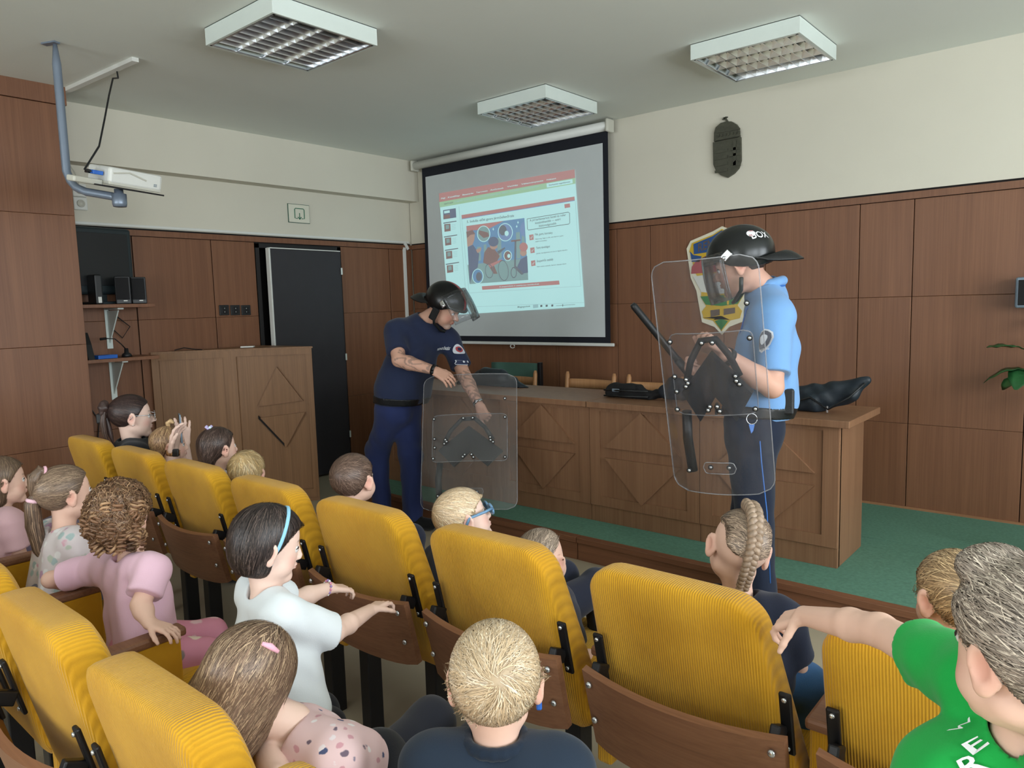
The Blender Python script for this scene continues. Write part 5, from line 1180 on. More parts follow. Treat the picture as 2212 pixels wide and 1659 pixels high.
# child in pink at the left edge
f = child('child in a plain pink shirt at the left edge of the photo', at(8, 1040, 3.0), .195, -10, 0, 0, byaw=0, skin='child', shirt=(230, 188, 196), pants=(120, 110, 130), res=.006, neck_open=.056)
f.hairdo((120, 98, 80), .04, HL_LONG, lambda P, d: smin(d, smax(dell(P, (0, -.18, -.15), (.38, .30, .42)), (P[:, 1]-.05).astype(f32), .03), .06), flow_to((0, -.2, -1.5)), 1500, .06, .0017, .0048, cvar=.25, jitter=.1, tips=(150, 126, 100)); f.done()
# ---------------------------------------------------------------- front row
f = child('blond child in glasses seen over the front-row seat back', at(1004, 1118, 2.42), .192, -30, 16, -6, byaw=0, skin='pale', shirt=(60, 66, 84), res=.0055)
f.hairdo((220, 192, 156), .035, HL_SHORT, None, flow_whorl((0, -.42, .25), .3), 2600, .05, .0015, .004, cvar=.18, tips=(236, 214, 184), base=.82)
gl = thing('glasses', f.hd.w((0, .4, 0)), 'light blue children\'s glasses on the blond child', 'glasses'); go = np.array(gl.location)
def spectacles(hd, g, go, mat, rx=.105, rz=.085, thick=.010):
    for s_ in (-1, 1):
        P = [hd.w((s_*.14+rx*math.cos(a), .455, .0+rz*math.sin(a))) for a in np.linspace(0, 2*math.pi, 20)]; MB().tube(P, thick*hd.hh, 6).build('rim', mat, g, True, go)
        MB().prism([hd.w((s_*.14+rx*math.cos(a), .455, rz*math.sin(a))) for a in np.linspace(0, 2*math.pi, 16, endpoint=False)], hd.d((0, 1, 0)), .0012).build('lens', 'lens_glass', g, origin=go)
        MB().tube([hd.w((s_*.245, .455, .03)), hd.w((s_*.38, .30, .05)), hd.w((s_*.395, .0, .06)), hd.w((s_*.39, -.08, -.03))], thick*hd.hh*1.1, 6).build('temple', mat, g, True, go)
    MB().tube([hd.w((-.04, .46, .02)), hd.w((0, .47, .035)), hd.w((.04, .46, .02))], thick*hd.hh, 6).build('bridge', mat, g, True, go)
flat('glasses_blue', (110, 150, 185), .35); spectacles(f.hd, gl, go, 'glasses_blue', thick=.022); f.done()
f = child('brown-haired child turned away in front of the navy officer', at(766, 1036, 2.78), .197, 12, 8, 0, byaw=0, skin='child', shirt=(70, 58, 54), res=.006, ear=1.2)
f.hairdo((106, 84, 72), .025, HL_SHORT, None, flow_whorl((-.02, -.45, .22), .3), 2400, .04, .0015, .0045, cvar=.25, tips=(136, 112, 98)); f.done()
f = child('child with shaved temple just visible behind the seat in the middle', at(1172, 1208, 2.28), .19, 4, 8, -4, byaw=0, skin='child', shirt=(60, 60, 70), res=.006, ear=1.2)
f.hairdo((150, 132, 116), .022, [(-.6, .12), (-.3, .14), (-.1, .24), (.1, .30), (.25, .34), (.6, .36)], None, flow_dir((-.2, 1, .2)), 1300, .05, .0015, .0045, cvar=.25, tips=(186, 166, 146)); f.done()
# child with the braid
f = child('child with a braided mohawk and shaved sides in front of the shield officer', at(1596, 1186, 1.88), .197, 34, 0, 14, byaw=14, skin='child', shirt=(34, 40, 58), pants=(64, 104, 150), res=.0045, ear=1.1, knees=[at(1640, 1420, 2.0), at(1742, 1478, 1.86)], neckl=.62,
          extra=[((0, -.22, .05), (.45, .40, .36), (168, 144, 130), .55)])
HLB = [(-.6, .05), (-.45, .08), (-.3, .18), (0, .30), (.3, .36), (.6, .36)]
f.hairdo((132, 112, 96), .032, HLB, lambda P, d: smax(d, (np.abs(P[:, 0])-.27-.12*(P[:, 1]+.3).clip(0, 1)).astype(f32), .02), lambda Q: np.stack([-Q[:, 0]*3, -np.ones(len(Q))*.5, np.zeros(len(Q))], 1), 2400, .04, .0016, .0038, cvar=.3, tips=(172, 150, 128), jitter=.15)
path = [f.hd.w(p) for p in ((.0, .10, .555), (.0, -.08, .575), (.01, -.24, .54), (.01, -.38, .45), (.02, -.475, .32), (.02, -.52, .17), (.02, -.525, .02), (.03, -.50, -.12), (.035, -.46, -.25), (.04, -.43, -.36))]
P = np.array(path); s_ = np.linspace(0, len(P)-1, 150); 
def samp(u): i = np.minimum(u.astype(int), len(P)-2); w_ = (u-i)[:, None]; return P[i]*(1-w_)+P[i+1]*w_
ctr = samp(s_); T = np.gradient(ctr, axis=0); T /= np.linalg.norm(T, axis=1, keepdims=True); nb = ctr-f.hd.w((0, -.05, .1)); nb -= (nb*T).sum(1, keepdims=True)*T; nb /= np.linalg.norm(nb, axis=1, keepdims=True); sb = np.cross(T, nb)
br = None
for k in range(3):
    ph = s_*4.6+k*2*math.pi/3; amp = .0125*(1-.3*s_/s_.max()); c = ctr+sb*(np.sin(ph)*amp)[:, None]+nb*(.004+.0075*np.sin(2*ph))[:, None]
    m = MB().tube(list(c), [.0105*(1-.3*u/s_.max()) for u in s_], 7); o_ = mesh_obj('braid', m.V, m.F, 'hair', f.root, True, np.array(lin((150, 128, 108)))[None]*(.75+.5*np.random.RandomState(k).rand(len(m.V), 1)), f.o)
e = path[-1]; m = MB().tube([e+(0, 0, .004), e+f.hd.d((.02, .01, -.12))], .008, 8); mesh_obj('hair_tie', m.V, m.F, 'cloth', f.root, True, np.tile(np.array(lin((26, 28, 34))), (len(m.V), 1)), f.o)
tail(f, [e+f.hd.d((.01, 0, -.016)), e+f.hd.d((.03, -.005, -.035)), e+f.hd.d((.055, -.01, -.055)), e+f.hd.d((.075, -.012, -.075))], [.007, .010, .009, .003], (130, 108, 92), 'braid_end', 90); f.done()
# far left of the front row
f = child('blond child with wavy hair low behind the front-row seats', at(536, 1022, 3.3), .19, 28, 0, 0, byaw=0, skin='child', shirt=(120, 120, 130), res=.0065)
f.hairdo((204, 172, 122), .05, HL_LONG, None, flow_whorl((0, -.30, .40), .8), 1700, .05, .0018, .0048, cvar=.25, tips=(232, 208, 164), bumpy=.012, fr=18, base=.78); f.done()
f = child('dark-haired child with a lilac hair tie beside the lectern', at(474, 968, 3.46), .192, -2, 4, 0, byaw=0, skin='child', shirt=(226, 222, 226), res=.0065)
f.hairdo((72, 56, 50), .035, HL_LONG, lambda P, d: smin(d, dell(P, (0, -.34, -.10), (.28, .18, .34)), .08), flow_to((0, -.5, -.6)), 1700, .06, .0017, .0048, cvar=.28, tips=(110, 90, 80))
c = f.hd.w((-.02, -.18, .56)); 
for k in range(7): a = k*.9; m = MB().lathe([(.001, -.007), (.009, 0), (.001, .007)], 8, None, c+np.array((.011*math.cos(a), .011*math.sin(a), .004*math.sin(2*a)))); mesh_obj('hair_tie', m.V, m.F, 'cloth', f.root, True, np.tile(np.array(lin((196, 184, 226) if k else (220, 240, 244))), (len(m.V), 1)), f.o)
f.done()
f = child('small child with a blond topknot half hidden behind the woman\'s hand', at(368, 962, 3.72), .185, -26, 0, 0, byaw=0, skin='child', shirt=(200, 160, 170), res=.0065)
f.hairdo((168, 132, 100), .03, HL_LONG, lambda P, d: smin(d, dell(P, (0, -.30, -.20), (.30, .18, .36)), .08), flow_to((0, -.05, .6)), 1200, .05, .0018, .005, cvar=.25, tips=(206, 172, 128))
tail(f, [f.hd.w((0, .0, .50)), f.hd.w((0, -.02, .62)), f.hd.w((.04, .06, .68)), f.hd.w((.1, .14, .62))], [.008, .014, .014, .004], (214, 180, 134), 'topknot', 120); f.done()
# right edge
f = child('blond child at the right edge half hidden by the child in green', at(2062, 1290, 1.52), .19, 48, 0, 0, byaw=20, skin='child', shirt=(70, 80, 90), res=.005, ear=1.1)
f.hairdo((176, 146, 110), .03, HL_SHORT, None, flow_whorl((0, -.42, .28), .3), 1900, .05, .0015, .004, cvar=.25, tips=(214, 184, 142)); f.done()
Hg = at(2222, 1412, .87)
f = child('child in a bright green t-shirt reaching an arm over the yellow seat', Hg, .203, 55, -4, 0, byaw=30, skin='child', shirt=(28, 168, 74), pants=(50, 60, 90), res=.004, pel=at(2110, 1940, 1.0), Nw=at(2240, 1566, .91), shw=[at(2105, 1474, 1.0), at(2420, 1690, .84)], ear=.45, neck_open=.058, chub=.03, sleeve=.5, shirt_amp=.004,
          arms={'L': dict(el=at(1902, 1362, 1.23), wr=at(1738, 1330, 1.43), sleeve=.44, hand=dict(d=at(1655, 1345, 1.52)-at(1735, 1326, 1.44), n=unit(np.array((-.25, .35, -.9))), side=1, curl=(22, 45, 40), thumb_out=62, thumb_curl=12, spread=5)), 'R': dict(el=at(2480, 1950, .9), wr=at(2440, 2100, 1.0))},
          knees=[Hg+np.array((-.08, .05, -.72)), Hg+np.array((.06, .05, -.72))])
f.hairdo((150, 136, 124), .04, HL_SHORT, lambda P, d: smin(d, smax(dell(P, (0, .22, .46), (.22, .16, .12)), -P[:, 2]+.3, .02), .05), flow_dir((.15, 1.0, .25)), 4600, .05, .0014, .0034, cvar=.28, tips=(200, 186, 170), jitter=.25, lift=.002)
sh_fn = union([('c', f.sh[0]+f.rt*.03, f.sh[1]-f.rt*.03, .058, .058)]+[('c', lerp(f.N, f.P0, .38)+f.rt*x*.05, f.P0+f.rt*x*.055, .080, .088) for x in (-1, 1)], .03)
for (txt, px, py, w_, h_) in (('W', 2062, 1578, .034, .036), ('E', 2086, 1612, .024, .030), ('R', 2078, 1648, .026, .034)):
    decal(txt, sh_fn, at(px+20, py+10, .95), unit(_R+_U*.5), unit(_U-_R*.4), w_, h_, 'text_white', 'shirt_lettering', f.root, f.o, .012)
f.done()
# ================================================================== adults
def adult(label, H, hh, yaw, pitch, roll, loc, N, sh, el, wr, hands, ch, be, pe, kn, an, shirt, pants, res=.006, skin='adult', fw=(0, 1, 0), sleeve=.62, chest_r=.115, belly_r=.12, colfn=None, extra=None, cloth_amp=.004, headkw=None, shirt_seed=1, neck_open=.062, shoe=(20, 20, 22), hem=None, iris=(80, 70, 60), neck_r=.058):
    fw = unit(fw); rt = np.array((fw[1], -fw[0], 0)); hd = Head(H, hh, yaw, pitch, roll, adult=True, **(headkw or {}))
    f = Fig(loc, label, hd, res, skin, 'person', extra); B = f.body
    B += [('c', N, hd.w((0, -.12, -.22)), neck_r, neck_r*.98), ('c', lerp(N, ch, .2), N, .08, neck_r)]
    core = [('c', sh[0]+(sh[1]-sh[0])*.10, sh[1]+(sh[0]-sh[1])*.10, .075, .075), ('c', ch-rt*.07, be-rt*.07, chest_r, belly_r), ('c', ch+rt*.07, be+rt*.07, chest_r, belly_r), ('c', be-rt*.06, pe-rt*.06, belly_r, .115), ('c', be+rt*.06, pe+rt*.06, belly_r, .115)]
    core += [('c', N-UP*.02, lerp(N, sh[i], .75), .066, .062) for i in (0, 1)]
    B += [(p[0], p[1], p[2], p[3]*.75, p[4]*.75) for p in core]
    for i in (0, 1):
        B += [('c', sh[i], el[i], .056, .044), ('c', el[i], lerp(el[i], wr[i], .3), .045, .046), ('c', lerp(el[i], wr[i], .3), wr[i], .046, .029)]
        hk = dict(hands[i]); B.append(hand_prims(wr[i], hk.pop('d'), hk.pop('n'), hk.pop('side'), hk.pop('hs', 1.0), **hk))
    f.finish_body(.014, colfn=colfn)
    if kn is not None:
        lg = []
        for i, sd in enumerate((-1, 1)):
            hp = pe+rt*sd*.085; lg += [('c', hp, kn[i], .108, .078), ('c', kn[i], an[i]+UP*.0, .078, .066)]
        f.cloth('trousers', [('c', pe-rt*.06+UP*.06, pe+rt*.06+UP*.06, .118, .118), ('c', pe-rt*.06, pe+rt*.06, .12, .12)]+lg, pants, .04, lambda P, d: smax(d, (P[:, 2]-(pe[2]+.12)).astype(f32), .01), cloth_amp*1.3, 32, seed=3)
        for i in (0, 1):
            ft = np.array((an[i][0], an[i][1], 0)); f.cloth('boot', [('c', ft+UP*.055-fw*.05, ft+UP*.045+fw*.13, .046, .040), ('c', ft+UP*.06, ft+UP*.16, .052, .05)], shoe, .03, lambda P, d: smax(d, (.005-P[:, 2]).astype(f32), .004), 0, res=.008)
        c0 = pe+UP*.085
        bu_ = union([(p[0], p[1], p[2], p[3]+.019, p[4]+.019) for p in core[1:5]]+[('c', pe-rt*.06+UP*.06, pe+rt*.06+UP*.06, .127, .127)], .04)
        ax_ = unit(lerp(UP, unit(ch-pe), .35)); f.cloth('belt', [(p[0], p[1], p[2], p[3]+.03, p[4]+.03) for p in core[1:5]], (20, 21, 24), .05, lambda P, d: np.maximum(bu_(P), np.abs((P-c0.astype(f32))@ax_.astype(f32))-f32(.024)), 0, mat='black_leather')
        bu = c0+fw*.158; MB().box(bu, (.06, .012, .05), np.stack([rt, fw, UP], 1), .004).build('belt_buckle', 'black_plastic', f.root, origin=f.o)
    prims = [(p[0], p[1], p[2], p[3]+.012, p[4]+.012) for p in core]
    slv = sleeve if isinstance(sleeve, (tuple, list)) else (sleeve, sleeve)
    ends = [lerp(sh[i], el[i], slv[i]) for i in (0, 1)]
    slvs = [(sh[i], ends[i], .074, .072) for i in (0, 1)]
    hz = (pe[2]+.055) if hem is None else hem; hw = hd.w((0, -.12, -.22))
    def cut(P, d):
        d = smax(d, -dcone(P, N-UP*.03, hw+UP*.10, neck_open, neck_open*1.35), .008); d = smax(d, (hz-P[:, 2]).astype(f32), .008)
        return d
    f.shirt_fn = lambda P: union(prims+[('c',)+q_ for q_ in slvs], .04)(P)
    f.cloth('shirt', prims, shirt, .05, cut, cloth_amp, 34, seed=shirt_seed, sleeves=slvs)
    eyes(hd, f.root, f.o, iris); f.N, f.fw, f.rt, f.pe = N, fw, rt, pe
    return f
def helmet(f, col=(16, 18, 18), stripe=None, visor_rot=0.0, ear_pad=True, name='helmet', flap_up=0.0):
    hd = f.hd; s = hd.hh
    def loc(P):
        out = dell(P, (0, -.06, .16), (.475, .575, .51)); inn = dell(P, (0, -.06, .16), (.435, .535, .47)); d = smax(out, -inn, .01)
        zc = np.interp(P[:, 1], [-.7, -.35, -.1, .1, .3, .6], [-.10, -.12, -.06, .02, .17, .20]); d = smax(d, (zc-P[:, 2]).astype(f32), .012)
        return d
    fn = lambda P: loc(hd.to(P))*f32(s)
    cs = np.array([hd.w((x, y, z)) for x in (-.55, .55) for y in (-.7, .6) for z in (-.25, .75)]); V, Q = sdf_mesh(fn, cs.min(0), cs.max(0), .0048)
    c = np.tile(np.array(lin(col)), (len(V), 1)); q = hd.to(V.astype(f32))
    if stripe: c[(np.abs(q[:, 0]) < .045) & (q[:, 2] > .2)] = lin(stripe)
    if 'helmet_shell' not in MATS: colattr('helmet_shell', .28, .5)
    ho = mesh_obj(name, V, Q, 'helmet_shell', f.root, True, c, f.o)
    # brim band in front
    br = [hd.w((.47*math.sin(a), -.06+.60*math.cos(a), .185)) for a in np.linspace(-1.2, 1.2, 17)]; MB().tube(br, .010, 6).build('brow_band', 'black_plastic', ho, True, f.o)
    # neck flap
    G = []
    for a in np.linspace(math.radians(118), math.radians(242), 15):
        w_ = math.sin((a-math.radians(118))/math.radians(124)*math.pi)**.6; base = np.array((.47*math.sin(a), -.06+.57*math.cos(a), -.03)); out = np.array((math.sin(a)*.15, math.cos(a), 0))
        G.append([hd.w(base+out*(.38*t*w_)+np.array((0, 0, -.24*t*w_+.10*math.sin(math.pi*t)*w_+flap_up*t))) for t in np.linspace(0, 1, 6)])
    MB().grid(np.array(G), hd.d((0, 0, .006))).build('neck_flap', 'black_leather', ho, True, f.o)
    # visor
    G = []; piv = np.array((0, .0, .16)); Rv = rotx(math.radians(visor_rot))
    for a in np.linspace(-1.25, 1.25, 19):
        row = []
        for t in np.linspace(0, 1, 7):
            z = .27-.80*t-.03*math.cos(a*1.2)*t; r = .60+.03*math.sin(math.pi*t); p = np.array((.54*math.sin(a)*1.02, -.05+r*math.cos(a)*1.05, z)); row.append(hd.w(piv+Rv@(p-piv)))
        G.append(row)
    MB().grid(np.array(G), np.array([[unit(p-hd.w((0, -.05, 0)))*.002 for p in row] for row in G])).build('visor', 'visor_clear', ho, True, f.o)
    for sd in (-1, 1):
        pv = np.array((sd*.50, .10, .20)); m = MB(); m.box(hd.w(pv), (.016, .045, .032), hd.R@rotx(math.radians(-30)), .004); m.build('visor_clasp', 'chrome', ho, origin=f.o)
        MB().lathe([(.012, 0), (.010, .008), (.004, .010)], 10, hd.R@roty(math.radians(90*sd)), hd.w((sd*.50, .14, .17))).build('pivot_screw', 'bolt_steel', ho, True, f.o)
        if ear_pad:
            V, Q = sdf_mesh(lambda P: drbox(hd.to(P), (sd*.44, -.02, -.17), (.035, .10, .17), .03)*f32(s), hd.w((sd*.44, -.02, -.17))-.09, hd.w((sd*.44, -.02, -.17))+.09, .006); mesh_obj('ear_pad', V, Q, 'black_foam', ho, True, None, f.o)
        MB().tube([hd.w((sd*.42, -.02, -.22)), hd.w((sd*.34, .05, -.42)), hd.w((sd*.15, .22, -.56)), hd.w((0, .27, -.58))], .009, 6).build('chin_strap', 'black_leather', ho, True, f.o)
    return (lambda P: dell(hd.to(P), (0, -.06, .16), (.475, .575, .51))*f32(s)), ho
# ---------------------------------------------------------------- officer in navy with tattooed arms
ofw = unit((.90, .30, 0)); ort = np.array((ofw[1], -ofw[0], 0))
pe = at(862, 888, 5.06); be = at(872, 838, 5.05); ch = at(893, 765, 5.02); N = at(912, 696, 5.0)
shL, shR = at(974, 738, 5.12), at(852, 718, 4.88)
elL, elR = at(1003, 812, 4.98), at(862, 778, 4.74)
wrL, wrR = at(1036, 876, 4.86), at(938, 800, 4.66)
fR = np.array((1.60, -1.83, .09)); fL = np.array((1.93, -1.84, .09))
knR = np.array((1.58, -1.84, .50)); knL = np.array((1.89, -1.80, .50))
def tattoo(V, c):
    out = c.copy()
    for a, b in ((elR, wrR), (elL, wrL)):
        t = ((V-a)@(b-a))/((b-a)@(b-a)); d = np.linalg.norm(V-(a+np.clip(t, 0, 1)[:, None]*(b-a)), axis=1); m_ = (t > -.05) & (t < .92) & (d < .075)
        n1 = np.sin(V@np.array((60., 40, 110))+2.6*np.sin(V@np.array((90., -70, 46)))+2.0*np.sin(V@np.array((-80., 100, 60)))); k = (m_ & (n1 > .1)); out[k] = out[k]*.5+np.array(lin((84, 80, 78)))*.5
    return out
f = adult('officer in a navy shirt and black helmet bending over a clear shield', at(962, 664, 4.92), .256, -70, -32, 4, (1.70, -1.80, 0), N, [shL, shR], [elL, elR], [wrL, wrR],
          [dict(d=at(1052, 912, 4.82)-wrL, n=unit(ort*-.3+ofw*-.2-UP*.2+np.array((.3, .1, 0))), side=-1, point=True, curl=(15, 20, 15), thumb_curl=35), dict(d=at(985, 828, 4.62)-wrR, n=np.array((.2, .5, -.8)), side=1, curl=(18, 22, 20))],
          ch, be, pe, [knL, knR], [fL, fR], (38, 46, 72), (40, 50, 92), .0065, fw=ofw, sleeve=(.74, .72), chest_r=.125, belly_r=.145, colfn=tattoo, extra=[((0, .28, -.38), (.17, .14, .10), (176, 168, 162), .75)], headkw=dict(chub=.02), iris=(60, 60, 60))
fn1, ho = helmet(f, (14, 15, 16), (170, 40, 44), 58)
f.hairdo((60, 54, 50), .012, HL_SHORT, N=0, res=.006)
sf = f.shirt_fn; rv, uv = unit(at(990, 752, 5)-at(940, 748, 5)), UP
decal('RENDŐRSÉG', sf, at(958, 750, 4.95), unit(at(972, 753, 4.95)-at(942, 747, 4.95)), UP, .10, .026, 'text_white', 'shirt_lettering', f.root, f.o, .010)
circ = [(math.cos(a), math.sin(a)) for a in np.linspace(0, 2*math.pi, 20, endpoint=False)]; shl = [(0, 1.15), (.5, 1), (.9, .7), (.95, .2), (.7, -.5), (.35, -.95), (0, -1.15), (-.35, -.95), (-.7, -.5), (-.95, .2), (-.9, .7), (-.5, 1)]
pr_, pu_ = unit(_R), unit(_U)
flat('patch_white', (208, 212, 220), .7, var=.05); flat('patch_navy', (40, 48, 78), .8); flat('patch_red', (176, 70, 76), .8); flat('patch_grey', (96, 98, 108), .8)
decal('', sf, at(992, 756, 4.95), pr_, pu_, .082, .095, 'patch_white', 'sleeve_patch', f.root, f.o, .010, poly=circ); decal('', sf, at(992, 757, 4.95), pr_, pu_, .050, .060, 'patch_red', 'sleeve_patch_crest', f.root, f.o, .0125, poly=shl); decal('', sf, at(992, 757, 4.95), pr_, pu_, .026, .034, 'patch_navy', 'sleeve_patch_crest', f.root, f.o, .0145, poly=shl)
decal('', sf, at(998, 783, 4.95), pr_, pu_, .085, .034, 'patch_white', 'rank_tab', f.root, f.o, .010, poly=[(-1, -.4), (1, -.4), (1, .4), (-1, .4)]); decal('', sf, at(998, 783, 4.95), pr_, pu_, .078, .028, 'patch_navy', 'rank_tab', f.root, f.o, .012, poly=[(-1, -.4), (1, -.4), (1, .4), (-1, .4)])
for dx in (8, 15): decal('', sf, at(993+dx, 783, 4.95), pr_, pu_, .014, .014, 'patch_white', 'rank_star', f.root, f.o, .014, poly=circ[::2])
decal('', sf, at(986, 783, 4.95), pr_, pu_, .016, .026, 'patch_white', 'rank_chevron', f.root, f.o, .014, poly=[(-1, -1), (0, -1), (1, 0), (0, 1), (-1, 1), (0, 0)])
dv = unit(at(985, 828, 4.62)-wrR)
def band(c, d, r, w_, mat, nm, f):
    d = unit(d); x = unit(np.cross(d, UP)); y = np.cross(d, x); P = [[c+d*z+r*(math.cos(a)*x+math.sin(a)*y) for z in (-w_/2, w_/2)] for a in np.linspace(0, 2*math.pi, 18)]; return MB().grid(np.array(P), np.array([[unit(p-c)*.004 for p in q] for q in P])).build(nm, mat, f.root, True, f.o)
band(wrR-unit(wrR-elR)*.0, wrR-elR, .033, .022, 'black_leather', 'wristband', f); band(wrL-unit(wrL-elL)*.02, wrL-elL, .033, .018, 'chrome', 'watch_strap', f)
MB().lathe([(.018, 0), (.018, .008), (.014, .010)], 14, None, wrL-unit(wrL-elL)*.02+np.array((.015, -.030, .018))).build('watch_face', 'chrome', f.root, True, f.o)
f.done()
# ---------------------------------------------------------------- officer in light blue
ofw = unit((-.93, -.36, 0)); olf = np.array((-ofw[1], ofw[0], 0)); ort = -olf
c0 = at(1640, 900, 3.24); bx, by_ = c0[0], c0[1]; bc = np.array((bx, by_, 0))
pe = at(1628, 925, 3.24); be = at(1646, 850, 3.24); ch = at(1656, 752, 3.24); N = at(1654, 628, 3.25)
shL = at(1672, 690, 3.06); shR = at(1652, 682, 3.42); elL = at(1668, 836, 2.99); elR = at(1610, 835, 3.42); wrL = at(1558, 762, 2.90); wrR = at(1520, 806, 3.30)
kn = [bc+olf*.10+ofw*.02+UP*.50, bc+ort*.10+ofw*.04+UP*.50]; an = [bc+olf*.12+UP*.09-ofw*.03, bc+ort*.12+UP*.09+ofw*.05]
f = adult('officer in a light blue shirt with helmet and visor holding up a clear shield', at(1597, 573, 3.21), .255, 106, -16, -2, (bx, by_, 0), N, [shL, shR], [elL, elR], [wrL, wrR],
          [dict(d=at(1508, 742, 2.86)-wrL, n=unit(np.array((.1, .6, .6))), side=1, curl=(60, 70, 45), thumb_curl=40), dict(d=at(1478, 790, 3.28)-wrR, n=unit(np.array((.2, -.5, .8))), side=-1, curl=(65, 75, 50), thumb_curl=40)],
          ch, be, pe, kn, an, (120, 164, 214), (28, 36, 54), .0062, fw=ofw, sleeve=(.80, .80), chest_r=.122, belly_r=.128, extra=[((0, .24, -.34), (.20, .20, .15), (92, 70, 58), .7), ((.24, .05, -.24), (.10, .16, .14), (92, 70, 58), .5), ((-.24, .05, -.24), (.10, .16, .14), (92, 70, 58), .5)], shirt_seed=6)
fn2, ho = helmet(f, (22, 25, 26), None, 4, ear_pad=False, flap_up=.04)
f.hairdo((70, 54, 46), .012, HL_SHORT, N=0, res=.006)
f.cloth('collar', [('c', f.N+ofw*.070*math.cos(a)+ort*.068*math.sin(a)+UP*(.022-.02*math.cos(a)), f.N+ofw*.070*math.cos(a+.4)+ort*.068*math.sin(a+.4)+UP*(.022-.02*math.cos(a+.4)), .019, .019) for a in np.arange(.5, 5.9, .4)], (118, 162, 212), .012, amp=0, res=.006)
sg_ = f.hd.w((-.30, -.42, .42)); dR = unit(f.hd.d((.35, -1, 0)))
hp = at(1622, 504, 3.05); decal('', fn2, hp, _R, _U, .038, .038, 'text_white', 'helmet_sticker', ho, f.o, .0015, poly=circ)
decal('HC', fn2, at(1622, 500, 3.05), _R, _U, .018, .010, 'red_ink', 'sticker_lettering', ho, f.o, .003); decal('VL', fn2, at(1622, 509, 3.05), _R, _U, .018, .010, 'red_ink', 'sticker_lettering', ho, f.o, .003)
decal('BOX', fn2, at(1642, 506, 3.1), _R+_U*.25, _U-_R*.2, .085, .036, 'text_white', 'helmet_lettering', ho, f.o, .002)
pt_ = at(1625, 742, 2.98); sf = lambda P: dcone(P, shL, lerp(shL, elL, .80), .074, .072)
decal('', sf, at(1652, 738, 2.95), pr_, pu_, .072, .105, 'patch_white', 'sleeve_patch', f.root, f.o, .012, poly=shl); decal('', sf, at(1652, 738, 2.95), pr_, pu_, .06, .09, 'patch_grey', 'sleeve_patch_field', f.root, f.o, .0145, poly=shl); decal('', sf, at(1652, 736, 2.95), pr_, pu_, .036, .046, 'patch_white', 'sleeve_patch_crest', f.root, f.o, .017, poly=shl); decal('RENDŐRSÉG', sf, at(1652, 757, 2.95), pr_, pu_, .046, .010, 'text_white', 'sleeve_patch_lettering', f.root, f.o, .0175)
band(wrL-unit(wrL-elL)*.035, wrL-elL, .034, .022, 'black_leather', 'watch_strap', f)
m = MB(); b0 = at(1690, 606, 3.2); m.tube([f.N+UP*.03-ofw*.075+olf*.03, b0], .006, 6); m.tube([f.N+UP*.02-ofw*.08+olf*.05, f.N+olf*.095+UP*.01, f.N+ofw*.08+olf*.06-UP*.08, ch+ofw*.15+olf*.02-UP*.1], .004, 6); m.build('lanyard', 'blue_cord', f.root, True, f.o)
pc = at(1702, 868, 3.05); MB().box(pc, (.05, .035, .11), np.stack([ofw, olf, UP], 1), .010).build('belt_pouch', 'black_leather', f.root, origin=f.o)
kr = at(1624, 905, 3.03); MB().tube([kr+.022*(math.cos(a)*_R+math.sin(a)*_U) for a in np.linspace(0, 2*math.pi, 18)], .002, 5).build('key_ring', 'chrome', f.root, True, f.o)
MB().prism([kr+v[0]*_R+v[1]*_U for v in ((-.012, -.022), (.012, -.022), (.006, -.05), (-.002, -.06), (-.008, -.04))], _F, .004).build('key_tag', 'blue_cord', f.root, origin=f.o)
MB().tube([at(1638, 905, 3.05), at(1645, 1000, 3.05), at(1657, 1110, 3.05), at(1664, 1260, 3.04)], .0028, 5).build('cord', 'blue_cord', f.root, True, f.o)
f.done()
